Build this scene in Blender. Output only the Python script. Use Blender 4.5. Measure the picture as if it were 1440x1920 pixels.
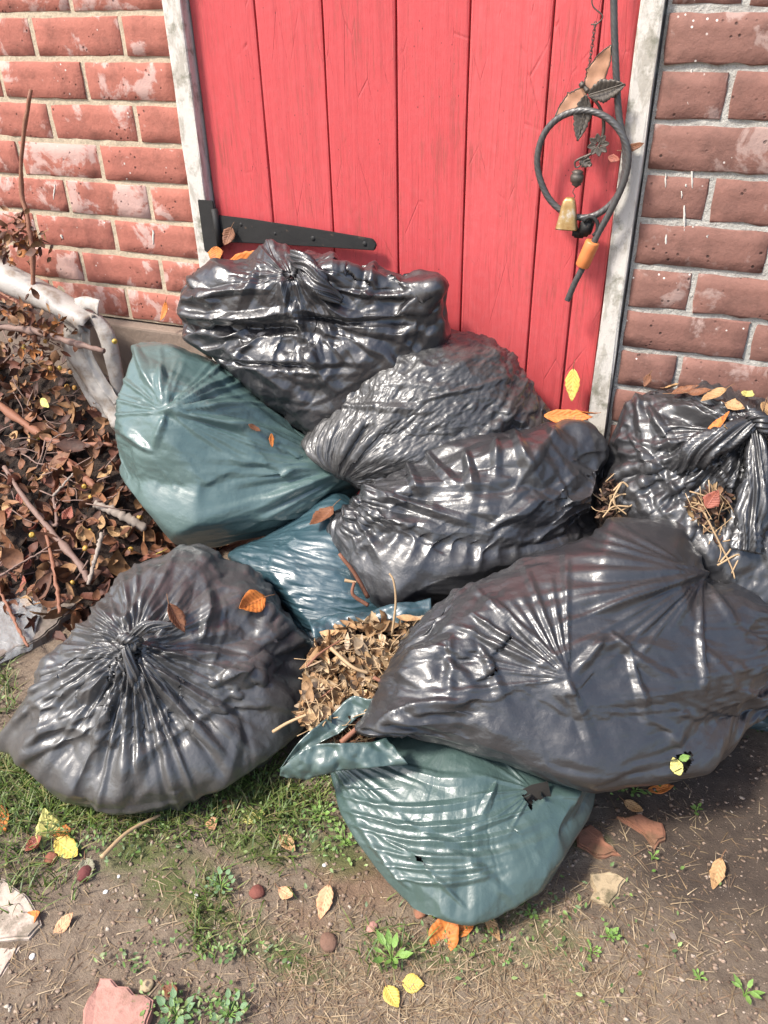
import bpy, bmesh, math, random
import numpy as np
from mathutils import Vector, Matrix
from concurrent.futures import ThreadPoolExecutor
for o in list(bpy.data.objects): bpy.data.objects.remove(o)
S = bpy.context.scene
COL = S.collection
# ------------------------------------------------------------------ camera
F_PX, CAM = 1532.4, np.array([0.0, -1.545, 1.10])
YAW, PITCH, ROLL = 0.3934, 0.5687, -0.0232
def cam_axes():
    cy, sy, cp, sp = math.cos(YAW), math.sin(YAW), math.cos(PITCH), math.sin(PITCH)
    r = np.array([cy, sy, 0]); f = np.array([-sy*cp, cy*cp, -sp]); u = np.cross(r, f)
    c, s = math.cos(ROLL), math.sin(ROLL)
    return c*r+s*u, -s*r+c*u, f
AR, AU, AF = cam_axes()
cd = bpy.data.cameras.new('camera'); cam = bpy.data.objects.new('camera', cd); COL.objects.link(cam)
cam.matrix_world = Matrix([[AR[i], AU[i], -AF[i], CAM[i]] for i in range(3)] + [[0, 0, 0, 1]])
cd.sensor_fit = 'VERTICAL'; cd.sensor_height = 36; cd.lens = 36*F_PX/1920; cd.clip_start = .02; cd.clip_end = 500
S.camera = cam
S.render.resolution_x, S.render.resolution_y = 768, 1024
# ------------------------------------------------------------------ sky, sun, exposure
SUN_EL, SUN_AZ = math.radians(52), math.radians(222)      # azimuth clockwise from +y (north)
w = bpy.data.worlds.new('World'); S.world = w; w.use_nodes = True
nt = w.node_tree; bg = nt.nodes['Background']
sky = nt.nodes.new('ShaderNodeTexSky'); sky.sky_type = 'NISHITA'; sky.sun_disc = False
sky.sun_elevation = SUN_EL; sky.sun_rotation = SUN_AZ; sky.air_density = 1.0; sky.dust_density = 3.0; sky.ozone_density = 1.0
nt.links.new(sky.outputs[0], bg.inputs[0]); bg.inputs[1].default_value = 0.14
sd = bpy.data.lights.new('sun', 'SUN'); sun = bpy.data.objects.new('sun', sd); COL.objects.link(sun)
sd.energy = 2.9; sd.angle = math.radians(9); sd.color = (1, .95, .87)
SD = Vector((math.sin(SUN_AZ)*math.cos(SUN_EL), math.cos(SUN_AZ)*math.cos(SUN_EL), math.sin(SUN_EL)))
sun.rotation_euler = SD.to_track_quat('Z', 'Y').to_euler(); sun.location = SD*5
S.view_settings.view_transform = 'Standard'; S.view_settings.look = 'None'; S.view_settings.gamma = 1
S.view_settings.exposure = 1.12; S.view_settings.use_curve_mapping = False
# ------------------------------------------------------------------ helpers: photo pixel -> place
def ray(u, v): return (u-720)/F_PX*AR - (v-960)/F_PX*AU + AF
def on_wall(u, v, y=0.0):
    d = ray(u, v); t = (y-CAM[1])/d[1]; return CAM+t*d
def on_z(u, v, z=0.0):
    d = ray(u, v); t = (z-CAM[2])/d[2]; return CAM+t*d
def at_depth(u, v, t): return CAM+t*ray(u, v)
def depth_of(p): return float(np.dot(np.asarray(p)-CAM, AF))
rng = np.random.default_rng(7); random.seed(7)

def tag(o, label=None, cat=None, group=None, kind=None):
    if label: o['label'] = label
    if cat: o['category'] = cat
    if group: o['group'] = group
    if kind: o['kind'] = kind
    return o
def link(name, me, mat=None, parent=None):
    o = bpy.data.objects.new(name, me); COL.objects.link(o)
    if mat is not None and me is not None and len(me.materials) == 0: me.materials.append(mat)
    if parent is not None: o.parent = parent
    return o
def empty(name, loc=(0, 0, 0)):
    o = bpy.data.objects.new(name, None); COL.objects.link(o); o.location = loc; o.empty_display_size = .05; return o
def npmesh(name, V, Fq, smooth=True, uv=None, ft=None):
    """V (n,3), Fq (m,4) quads, ft optional (k,3) triangles"""
    me = bpy.data.meshes.new(name)
    V = np.asarray(V, np.float32); Fq = np.asarray(Fq, np.int32).reshape(-1, 4)
    nl = Fq.size; idx = Fq.ravel(); st = np.arange(0, nl, 4); tot = np.full(len(Fq), 4)
    if ft is not None and len(ft):
        ft = np.asarray(ft, np.int32).reshape(-1, 3)
        st = np.concatenate([st, nl+np.arange(0, ft.size, 3)]); tot = np.concatenate([tot, np.full(len(ft), 3)])
        idx = np.concatenate([idx, ft.ravel()])
    me.vertices.add(len(V)); me.vertices.foreach_set('co', V.ravel())
    me.loops.add(len(idx)); me.loops.foreach_set('vertex_index', idx.astype(np.int32))
    me.polygons.add(len(tot)); me.polygons.foreach_set('loop_start', st.astype(np.int32))
    if smooth: me.polygons.foreach_set('use_smooth', np.ones(len(tot), bool))
    if uv is not None:
        l = me.uv_layers.new(name='UVMap'); l.data.foreach_set('uv', np.asarray(uv, np.float32)[idx].ravel())
    me.update(calc_edges=True); me.validate(); return me
def vnoise(P, scale, seed=0, octs=3):
    """cheap smooth numpy value noise in [-1,1] at points P (...,3)"""
    P = np.asarray(P, float); out = np.zeros(P.shape[:-1]); a = 1; tot = 0
    for k in range(octs):
        Q = P*scale*2**k+np.array([17.3, 5.1, 9.7])*(seed+k+1)
        I = np.floor(Q).astype(np.int64); f = Q-I; f = f*f*(3-2*f); r = 0
        for dx in (0, 1):
            for dy in (0, 1):
                for dz in (0, 1):
                    h = (I[..., 0]+dx)*374761393+(I[..., 1]+dy)*668265263+(I[..., 2]+dz)*2147483647+seed*974711
                    h = (h ^ (h >> 13))*1274126177; h = (h ^ (h >> 16)) & 0xffff
                    r = r+h/32767.5*((f[..., 0] if dx else 1-f[..., 0])*(f[..., 1] if dy else 1-f[..., 1])*(f[..., 2] if dz else 1-f[..., 2]))
        out += a*(r-1); tot += a; a *= .5
    return out/tot
def tube_arrays(pts, rad, n=10, twist=0, cap=True):
    pts = np.asarray(pts, float); k = len(pts); rad = np.broadcast_to(np.asarray(rad, float), (k,))
    T = np.gradient(pts, axis=0); T /= np.linalg.norm(T, axis=1)[:, None]+1e-12
    nrm = np.cross(T[0], [0.31, 0.2, .93]); nrm /= np.linalg.norm(nrm); Vs = []
    for i in range(k):
        nrm = nrm-T[i]*np.dot(nrm, T[i]); nrm /= np.linalg.norm(nrm); b = np.cross(T[i], nrm)
        a = np.linspace(0, 2*np.pi, n, endpoint=False)+twist*i
        Vs.append(pts[i]+rad[i]*(np.cos(a)[:, None]*nrm+np.sin(a)[:, None]*b))
    V = np.concatenate(Vs); i, j = np.meshgrid(np.arange(k-1), np.arange(n), indexing='ij')
    Fq = np.stack([i*n+j, i*n+(j+1) % n, (i+1)*n+(j+1) % n, (i+1)*n+j], -1).reshape(-1, 4)
    tris = []
    if cap:
        V = np.concatenate([V, pts[:1], pts[-1:]]); c0, c1 = k*n, k*n+1
        tris = [(c0, (j+1) % n, j) for j in range(n)]+[(c1, (k-1)*n+j, (k-1)*n+(j+1) % n) for j in range(n)]
    return V, Fq, np.array(tris, int).reshape(-1, 3)
def spline(P, n):
    P = np.asarray(P, float)
    if len(P) == 2: return P[0]+(P[1]-P[0])*np.linspace(0, 1, n)[:, None]
    Q = np.concatenate([[2*P[0]-P[1]], P, [2*P[-1]-P[-2]]]); out = []
    ts = np.linspace(0, len(P)-1, n)
    for t in ts:
        i = min(int(t), len(P)-2); f = t-i; a, b, c, d = Q[i:i+4]
        out.append(.5*((2*b)+(c-a)*f+(2*a-5*b+4*c-d)*f*f+(3*b-a-3*c+d)*f**3))
    return np.array(out)
def tube(name, pts, rad, mat, parent=None, n=10, twist=0):
    V, Q, T = tube_arrays(pts, rad, n, twist); return link(name, npmesh(name, V, Q, True, None, T), mat, parent)
def merge(parts):
    Vs, Qs, Ts, o = [], [], [], 0
    for V, Q, T in parts:
        Vs.append(V); Qs.append(np.asarray(Q).reshape(-1, 4)+o); Ts.append(np.asarray(T).reshape(-1, 3)+o); o += len(V)
    return np.concatenate(Vs), np.concatenate(Qs).astype(int), np.concatenate(Ts).astype(int)

# ------------------------------------------------------------------ material helper
class Mt:
    def __init__(s, name):
        s.m = bpy.data.materials.new(name); s.m.use_nodes = True; s.t = s.m.node_tree; s.b = s.t.nodes['Principled BSDF']
    def n(s, typ, ins=None, **kw):
        nd = s.t.nodes.new('ShaderNode'+typ)
        for k, v in kw.items(): setattr(nd, k, v)
        for k, v in (ins or {}).items(): s.set(nd.inputs[k], v)
        return nd
    def set(s, sock, v):
        if isinstance(v, bpy.types.NodeSocket): s.t.links.new(v, sock)
        elif isinstance(v, (tuple, list)) and len(v) == 3 and sock.type == 'RGBA': sock.default_value = (*v, 1)
        elif sock.type == 'RGBA' and isinstance(v, (int, float)): sock.default_value = (v, v, v, 1)
        else: sock.default_value = v
    def coord(s, which='Object'): return s.n('TexCoord').outputs[which]
    def noise(s, vec, scale, detail=4, rough=.55, dist=0, out='Fac'):
        return s.n('TexNoise', {'Vector': vec, 'Scale': scale, 'Detail': detail, 'Roughness': rough, 'Distortion': dist}).outputs[out]
    def ramp(s, fac, stops, interp='LINEAR'):
        r = s.n('ValToRGB', {'Fac': fac}); e = r.color_ramp.elements; r.color_ramp.interpolation = interp
        while len(e) < len(stops): e.new(.5)
        for q, (p, c) in zip(e, stops):
            q.position = p; q.color = (c, c, c, 1) if isinstance(c, (int, float)) else (*c, 1)
        return r.outputs[0]
    def mix(s, fac, a, b, typ='MIX'):
        m = s.n('Mix', data_type='RGBA', blend_type=typ); s.set(m.inputs[0], fac); s.set(m.inputs[6], a); s.set(m.inputs[7], b); return m.outputs[2]
    def math(s, op, a, b=0.5):
        m = s.n('Math', operation=op); s.set(m.inputs[0], a); s.set(m.inputs[1], b); return m.outputs[0]
    def scale(s, vec, sc): return s.n('Mapping', {'Vector': vec, 'Scale': sc}).outputs[0]
    def bump(s, h, strength, dist, prev=None):
        b = s.n('Bump', {'Height': h, 'Strength': strength, 'Distance': dist})
        if prev is not None: s.set(b.inputs['Normal'], prev)
        return b.outputs[0]
    def out(s, color=None, rough=None, normal=None, **kw):
        if color is not None: s.set(s.b.inputs['Base Color'], color)
        if rough is not None: s.set(s.b.inputs['Roughness'], rough)
        if normal is not None: s.set(s.b.inputs['Normal'], normal)
        for k, v in kw.items(): s.set(s.b.inputs[k.replace('_', ' ')], v)
        return s.m
# ================================================================== walls, door
COURSE, JOINT, STR = .0789, .0105, .225
def mat_brick(name, base, var, bloom, bloomcol, spots, dark):
    m = Mt(name); oi = m.n('ObjectInfo'); co = m.coord('Object'); rnd = oi.outputs['Random']
    sh = m.n('VectorMath', {0: co}, operation='ADD'); cb = m.n('CombineXYZ', {0: m.math('MULTIPLY', rnd, 91.), 1: m.math('MULTIPLY', rnd, 37.)})
    m.set(sh.inputs[1], cb.outputs[0]); v = sh.outputs[0]
    big = m.noise(v, 9, 4, .6); fine = m.noise(v, 90, 5, .7)
    c = m.mix(big, base, var); c = m.mix(m.math('MULTIPLY', rnd, .45), c, dark)
    c = m.mix(m.ramp(fine, [(.35, 0.), (.75, .5)]), c, tuple(x*.55 for x in base))
    drk = m.noise(v, 16, 6, .7); c = m.mix(m.ramp(drk, [(.5, 0.), (.7, .7)]), c, tuple(x*.35 for x in base))
    # lime bloom: ragged pale patches, only on some bricks
    bn = m.noise(v, 15, 7, .62, .4); amt = m.ramp(rnd, [(0., bloom), (.55, bloom*.35), (1., 0.)])
    bl = m.ramp(m.math('ADD', bn, m.math('MULTIPLY', amt, .22)), [(.6, 0.), (.66, .8)])
    c = m.mix(bl, c, bloomcol)
    sp = m.n('TexVoronoi', {'Vector': v, 'Scale': 55.}); s2 = m.ramp(sp.outputs['Distance'], [(.07, 1.), (.12, 0.)])
    sn = m.ramp(m.noise(v, 13, 2), [(.55, 0.), (.6, 1.)])
    c = m.mix(m.math('MULTIPLY', m.math('MULTIPLY', s2, sn), spots), c, (.75, .7, .64))
    pit = m.n('TexVoronoi', {'Vector': v, 'Scale': 70.}); pt = m.ramp(pit.outputs['Distance'], [(.1, 0.), (.22, 1.)])
    pn = m.ramp(m.noise(v, 21, 2), [(.52, 1.), (.6, 0.)])
    hole = m.mix(pn, pt, (1., 1., 1.)); c = m.mix(1., c, m.mix(.25, hole, (1., 1., 1.)), 'MULTIPLY')
    nb = m.bump(fine, .6, .0025); nb = m.bump(m.noise(v, 34, 6, .7), .35, .004, nb); nb = m.bump(hole, .5, .004, nb)
    return m.out(c, .85, nb)
def mat_mortar(name, a, b, rough):
    m = Mt(name); co = m.coord('Object'); n1 = m.noise(co, 14, 6, .65); n2 = m.noise(co, 160, 5, .7)
    c = m.mix(n1, a, b); c = m.mix(m.ramp(n2, [(.4, .35), (.6, 0.)]), c, tuple(x*.4 for x in a))
    c = m.mix(m.ramp(m.noise(co, 7, 5, .7), [(.55, 0.), (.75, .6)]), c, (.17, .15, .11))
    return m.out(c, .95, m.bump(n1, .8, .01*rough, m.bump(n2, .7, .004*rough)))
M_brL = mat_brick('brick_orange_red', (.42, .15, .105), (.35, .115, .082), .6, (.5, .34, .3), .7, (.31, .1, .075))
M_brR = mat_brick('brick_brown_red', (.25, .12, .092), (.19, .095, .075), .25, (.33, .23, .2), .8, (.2, .085, .065))
M_moL = mat_mortar('mortar_cream', (.56, .46, .33), (.44, .36, .26), .7)
M_moR = mat_mortar('mortar_grey', (.5, .48, .44), (.34, .33, .29), 1.4)
def brick_mesh(w, seed, rough):
    """front face at y=0, body behind; slightly irregular arrises"""
    r = np.random.default_rng(seed); h = COURSE-JOINT; w = w-JOINT; d = .06; bv = .0010+.0004*rough
    nx = max(5, int(w/.022)); nz = 4
    bx = np.concatenate([[0], np.linspace(bv, w-bv, nx), [w]])-w/2; bz = np.concatenate([[0], np.linspace(bv, h-bv, nz), [h]])-h/2
    X, Z = np.meshgrid(bx, bz, indexing='ij'); Y = np.zeros_like(X)
    e = np.zeros(X.shape, bool); e[0] = e[-1] = True; e[:, 0] = e[:, -1] = True
    Y[e] = bv*.8+.0012*rough*r.random(e.sum()); Y += r.normal(0, .0006*rough, Y.shape)
    X += r.normal(0, .0009*rough, X.shape)*(~e*.3+e); Z += r.normal(0, .0009*rough, X.shape)
    cx, cz = r.choice([0, -1]), r.choice([0, -1]); X[cx, cz] *= .985; Z[cx, cz] *= .93; Y[cx, cz] += .004*rough
    V = np.stack([X, Y, Z], -1).reshape(-1, 3); a, b = X.shape; i, j = np.meshgrid(np.arange(a-1), np.arange(b-1), indexing='ij')
    Q = np.stack([i*b+j, (i+1)*b+j, (i+1)*b+j+1, i*b+j+1], -1).reshape(-1, 4)
    ring = [k*b for k in range(a)]+[(a-1)*b+k for k in range(1, b)]+[k*b+b-1 for k in range(a-2, -1, -1)]+[k for k in range(b-2, 0, -1)]
    bk = V[ring].copy(); bk[:, 1] = d; o = len(V); V = np.concatenate([V, bk]); n = len(ring)
    Q2 = np.array([(ring[k], o+k, o+(k+1) % n, ring[(k+1) % n]) for k in range(n)])
    return npmesh('brick', V, np.concatenate([Q, Q2]), False)
def wall(label, x_edge, sgn, length, z0, half_even, zlo, zhi, mb, mm, rough, y0):
    root = empty('brick_wall', (x_edge+sgn*length/2, y0, zlo)); tag(root, label, 'wall')
    fulls = [brick_mesh(STR, 10+i, rough) for i in range(6)]; halves = [brick_mesh(STR/2, 40+i, rough) for i in range(4)]
    for me in fulls+halves: me.materials.append(mb)
    k0 = int(math.floor((z0-zhi)/COURSE)); k = k0; r = random.Random(int(abs(x_edge)*1000))
    while z0-(k+1)*COURSE > zlo-.03:
        zc = z0-(k+.5)*COURSE; x = 0; first = True
        while x < length-.02:
            half = first and ((k % 2 == 0) == half_even); wd = STR/2 if half else STR; first = False
            b = link('brick', r.choice(halves if half else fulls), None, root)
            b.location = (x_edge+sgn*(x+wd/2)-root.location.x, r.uniform(-.0025, .0015)*rough, zc+r.uniform(-.001, .001)*rough-zlo)
            b.rotation_euler = (r.uniform(-.006, .006), r.uniform(-.008, .008)*rough, r.uniform(-.008, .008)+(math.pi if False else 0))
            x += wd
        k += 1
    # mortar bed: an uneven sheet just behind the brick faces
    nx, nz = int(length/.008), int((zhi-zlo)/.008)
    X, Z = np.meshgrid(np.linspace(0, length, nx), np.linspace(0, zhi-zlo, nz), indexing='ij')
    P = np.stack([x_edge+sgn*X, X*0, Z+zlo], -1); Y = .0019+.0014*vnoise(P, 30, 3, 3)*rough
    V = np.stack([x_edge+sgn*X-root.location.x, Y, Z], -1).reshape(-1, 3)
    i, j = np.meshgrid(np.arange(nx-1), np.arange(nz-1), indexing='ij'); Q = np.stack([i*nz+j, (i+1)*nz+j, (i+1)*nz+j+1, i*nz+j+1], -1).reshape(-1, 4)
    if sgn < 0: Q = Q[:, ::-1]
    link('mortar', npmesh('mortar', V, Q), mm, root); return root
ZL, ZR = 1.071, 1.0663; ZTOP = 2.1
XL, XR = -1.066, -.146
wallL = wall('red brick wall with cream mortar and pale lime bloom beside the dry cuttings', XL, -1, 1.5, ZL, True, ZL-8*COURSE, ZL+11*COURSE, M_brL, M_moL, .7, 0.)
wallR = wall('brown red brick wall with rough grey mortar and white drips beside the jamb', XR, 1, 1.35, ZR, False, ZR-14*COURSE, ZR+11*COURSE, M_brR, M_moR, 1.3, 0.)
def boxmesh(name, x0, x1, y0, y1, z0, z1, bev=.003, seg=2, cuts=0, jit=0, seed=0):
    bm = bmesh.new(); bmesh.ops.create_cube(bm, size=1)
    for v in bm.verts: v.co = Vector((x0+(v.co.x+.5)*(x1-x0), y0+(v.co.y+.5)*(y1-y0), z0+(v.co.z+.5)*(z1-z0)))
    if bev: bmesh.ops.bevel(bm, geom=bm.edges[:], offset=bev, segments=seg, affect='EDGES', profile=.6)
    if cuts:
        es = [e for e in bm.edges if abs((e.verts[0].co-e.verts[1].co).normalized().z) > .9]
        bmesh.ops.subdivide_edges(bm, edges=es, cuts=cuts, use_grid_fill=True)
        rr = random.Random(seed)
        for v in bm.verts: v.co += Vector((rr.uniform(-jit, jit), rr.uniform(-jit, jit), 0))
    me = bpy.data.meshes.new(name); bm.to_mesh(me); bm.free()
    return me
# concrete plinth under the left wall
m = Mt('rendered_plinth'); co = m.coord(); n1 = m.noise(co, 8, 6, .65); n2 = m.noise(co, 70, 5, .7)
M_pl = m.out(m.mix(n1, (.16, .115, .085), (.26, .2, .16)), .9, m.bump(n2, .6, .004, m.bump(n1, .5, .01)))
pl = link('concrete_plinth', boxmesh('concrete_plinth', XL-1.5, XL-.004, -.028, .07, -.02, ZL-8*COURSE-.006, .006), M_pl)
tag(pl, 'brown rendered plinth below the orange red brick wall', 'plinth')
# ---- door paint
m = Mt('red_door_paint'); co = m.coord(); oi = m.n('ObjectInfo').outputs['Random']
st = m.noise(m.scale(co, (60, 60, 2.5)), 1, 6, .7); n2 = m.noise(co, 7, 5, .6); n3 = m.noise(co, 60, 6, .7)
c = m.mix(n2, (.56, .088, .092), (.5, .07, .074)); c = m.mix(m.ramp(n3, [(.45, 0.), (.8, .5)]), c, (.54, .12, .125))
c = m.mix(m.math('MULTIPLY', oi, .35), c, (.37, .025, .032))
wear = m.math('MULTIPLY', m.ramp(m.noise(m.scale(co, (9, 9, 3)), 1, 6, .75), [(.48, 0.), (.66, .8)]), m.ramp(m.noise(m.scale(co, (190, 190, 12)), 1, 3, .7), [(.48, 0.), (.6, .8)]))
c = m.mix(wear, c, (.22, .06, .045))
spk = m.n('TexVoronoi', {'Vector': m.scale(co, (1, 1, .7)), 'Scale': 75.}); sp = m.ramp(spk.outputs['Distance'], [(.05, 1.), (.09, 0.)])
c = m.mix(m.math('MULTIPLY', sp, m.ramp(m.noise(co, 9, 2), [(.48, 0.), (.56, .9)])), c, (.10, .025, .025))
crk = m.n('TexVoronoi', {'Vector': m.scale(co, (26, 26, 5)), 'Scale': 1.}, feature='DISTANCE_TO_EDGE'); ck = m.ramp(crk.outputs['Distance'], [(.0, 0.), (.02, 1.)])
ckm = m.ramp(m.noise(co, 6, 4, .6), [(.5, 0.), (.58, 1.)])
ckh = m.mix(ckm, (1., 1., 1.), ck); c = m.mix(m.math('MULTIPLY', m.math('SUBTRACT', 1., ckh), .18), c, (.18, .03, .03))
# grime towards the foot of the door: splash-back dirt
c = m.mix(m.ramp(st, [(.5, 0.), (.75, .35)]), c, (.27, .03, .035)); nb = m.bump(st, .6, .004); nb = m.bump(n3, .25, .002, nb); nb = m.bump(ckh, .4, .002, nb)
M_red = m.out(c, m.mix(n3, .42, .6), nb, Specular_IOR_Level=.4)
door = empty('plank_door', (-.6, .02, 0)); tag(door, 'weathered red painted plank door between pale wooden jambs', 'door')
seams = [-1.019, -.879, -.742, -.600, -.466, -.324, -.247, -.188]; DZ0, DZ1, DY = .06, 1.92, .006
for i, (a, b) in enumerate(zip(seams[:-1], seams[1:])):
    me = boxmesh('plank', a+.0012-door.location.x, b-.0012-door.location.x, DY-.02+(.0035 if i in (6,) else 0)+.0008*(i % 2), DY+.005, DZ0, DZ1, .0045, 2, 14, .0005, i)
    link('plank', me, M_red, door)
    if i == 3:   # central bead of this plank
        pass
m = Mt('door_shadow_wood'); M_dark = m.out((.05, .02, .018), .9)
link('backing_ledge', boxmesh('backing_ledge', seams[0]-door.location.x, seams[-1]-door.location.x, DY-.0085, DY+.012, DZ0, DZ1, 0), M_red, door)
# jambs
m = Mt('flaking_white_paint'); co = m.coord(); n1 = m.noise(m.scale(co, (1, 1, .35)), 40, 7, .68); n2 = m.noise(co, 150, 5, .7); n3 = m.noise(co, 5, 4, .6)
c = m.mix(n3, (.6, .56, .51), (.5, .47, .42)); c = m.mix(m.ramp(n1, [(.52, 0.), (.6, .8)]), c, (.34, .31, .26))
c = m.mix(m.ramp(m.noise(co, 22, 6, .7), [(.52, 0.), (.66, .85)]), c, (.16, .155, .11))
M_white = m.out(c, .75, m.bump(n1, .7, .003, m.bump(n2, .4, .002)))
frame = empty('door_frame', (-.6, 0, 0)); tag(frame, 'flaking white wooden door frame around the red door', 'door frame')
fx = frame.location.x
jl = link('jamb', boxmesh('jamb', -1.062-fx, -1.0215-fx, -.019, .05, .052, 1.925, .004, 2, 20, .0012, 3), M_white, frame)
jr = link('jamb', boxmesh('jamb', -.1855-fx, -.1500-fx, -.017, .05, .052, 1.925, .004, 2, 20, .0012, 4), M_white, frame)
link('head', boxmesh('head', -1.062-fx, -.15-fx, -.019, .05, 1.928, 2.0, .004), M_white, frame)
m = Mt('sill_stone'); M_sill = m.out(m.mix(m.noise(m.coord(), 20, 5), (.2, .18, .15), (.3, .27, .23)), .9)
link('threshold', boxmesh('threshold', -1.062-fx, -.15-fx, -.03, .06, -.02, .05, .005), M_sill, frame)
# ---- strap hinge
m = Mt('black_iron'); co = m.coord(); n1 = m.noise(co, 50, 6, .7); n2 = m.noise(co, 14, 4)
c = m.mix(n2, (.012, .012, .012), (.028, .027, .026)); c = m.mix(m.ramp(n1, [(.62, 0.), (.72, .8)]), c, (.14, .09, .06))
M_iron = m.out(c, m.mix(n1, .5, .75), m.bump(n1, .5, .002), Specular_IOR_Level=.3)
yb = DY-.021
def polyplate(name, pts, y0, y1, mat, parent, bev=.0015):
    bm = bmesh.new(); p = parent.location if parent else Vector()
    vs = [bm.verts.new((x-p.x, y0-p.y, z-p.z)) for x, z in pts]; f = bm.faces.new(vs)
    r = bmesh.ops.extrude_face_region(bm, geom=[f])
    for v in r['geom']:
        if isinstance(v, bmesh.types.BMVert): v.co.y = y1-p.y
    bmesh.ops.recalc_face_normals(bm, faces=bm.faces)
    if bev: bmesh.ops.bevel(bm, geom=bm.edges[:], offset=bev, segments=2, affect='EDGES')
    me = bpy.data.meshes.new(name); bm.to_mesh(me); bm.free(); return link(name, me, mat, parent)
hp = [on_wall(*q, yb)[[0, 2]] for q in ((404, 402), (470, 410), (600, 430), (700, 447), (708, 458), (703, 469), (600, 462), (470, 455), (412, 453))]
hinge = polyplate('hinge_strap', hp, yb+.0005, yb-.0055, M_iron, door)
for u, v, r in ((452, 421, .004), (516, 438, .0035), (587, 447, .0052), (684, 457, .0052)):
    p = on_wall(u, v, yb-.005); bm = bmesh.new(); bmesh.ops.create_uvsphere(bm, u_segments=12, v_segments=7, radius=r)
    for q in bm.verts: q.co.y *= .6
    me = bpy.data.meshes.new('screw'); bm.to_mesh(me); bm.free(); s = link('screw', me, M_iron, hinge); s.location = Vector(p)-door.location
hpp = [on_wall(*q, -.02)[[0, 2]] for q in ((371, 374), (400, 376), (414, 466), (392, 474), (384, 470))]
hp2 = polyplate('hinge_plate', hpp, -.0185, -.0225, M_iron, frame)
kn = [on_wall(402, 392, -.024), on_wall(413, 462, -.024)]
k = tube('hinge_knuckle', np.array([kn[0], kn[1]])-np.array(frame.location), .007, M_iron, frame, 12)
# white drips on the right wall and flecks on the left one
m = Mt('white_splash'); M_spl = m.out((.55, .52, .47), .9)
def drip(u, v0, v1, wpx, par, du=0):
    n = 9; L = []; R = []
    for i in range(n):
        t = i/(n-1); uu = u+du*t+random.uniform(-.6, .6); vv = v0+(v1-v0)*t; w_ = wpx*.4*(math.sin(math.pi*min(1, .12+t*.86))**.5)*random.uniform(.75, 1.15)
        L.append(on_wall(uu-w_, vv, -.0012)); R.append(on_wall(uu+w_, vv, -.0012))
    V = np.array(L+R); V2 = V.copy(); V2[:, 1] = .003; V = np.concatenate([V, V2])-np.array(par.location)
    Q = [(i, i+1, n+i+1, n+i) for i in range(n-1)]+[(i+2*n, i+1+2*n, i+1, i) for i in range(n-1)]+[(n+i, n+i+1, 3*n+i+1, 3*n+i) for i in range(n-1)]
    link('drip', npmesh('drip', V, Q), M_spl, par)
for a in ((1298, 304, 353, 5), (1248, 325, 352, 4), (1283, 385, 433, 5), (1300, 424, 492, 7, -6), (1249, 440, 462, 5), (1258, 592, 622, 4, -4), (1296, 130, 142, 4), (1284, 160, 196, 2.5, 6),
          (1291, 200, 212, 3), (1278, 358, 372, 3), (1326, 438, 446, 5), (1262, 60, 66, 4), (1300, 64, 72, 4), (1306, 66, 74, 3), (1402, 248, 254, 5), (1286, 345, 351, 4)):
    drip(a[0], a[1], a[2], a[3], wallR, a[4] if len(a) > 4 else 0)
for a in ((233, 305, 338, 5, 5), (287, 432, 458, 4, 0), (114, 440, 448, 4, 3), (103, 346, 374, 2.5, -3)): drip(*a[:4], wallL, a[4])
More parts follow.
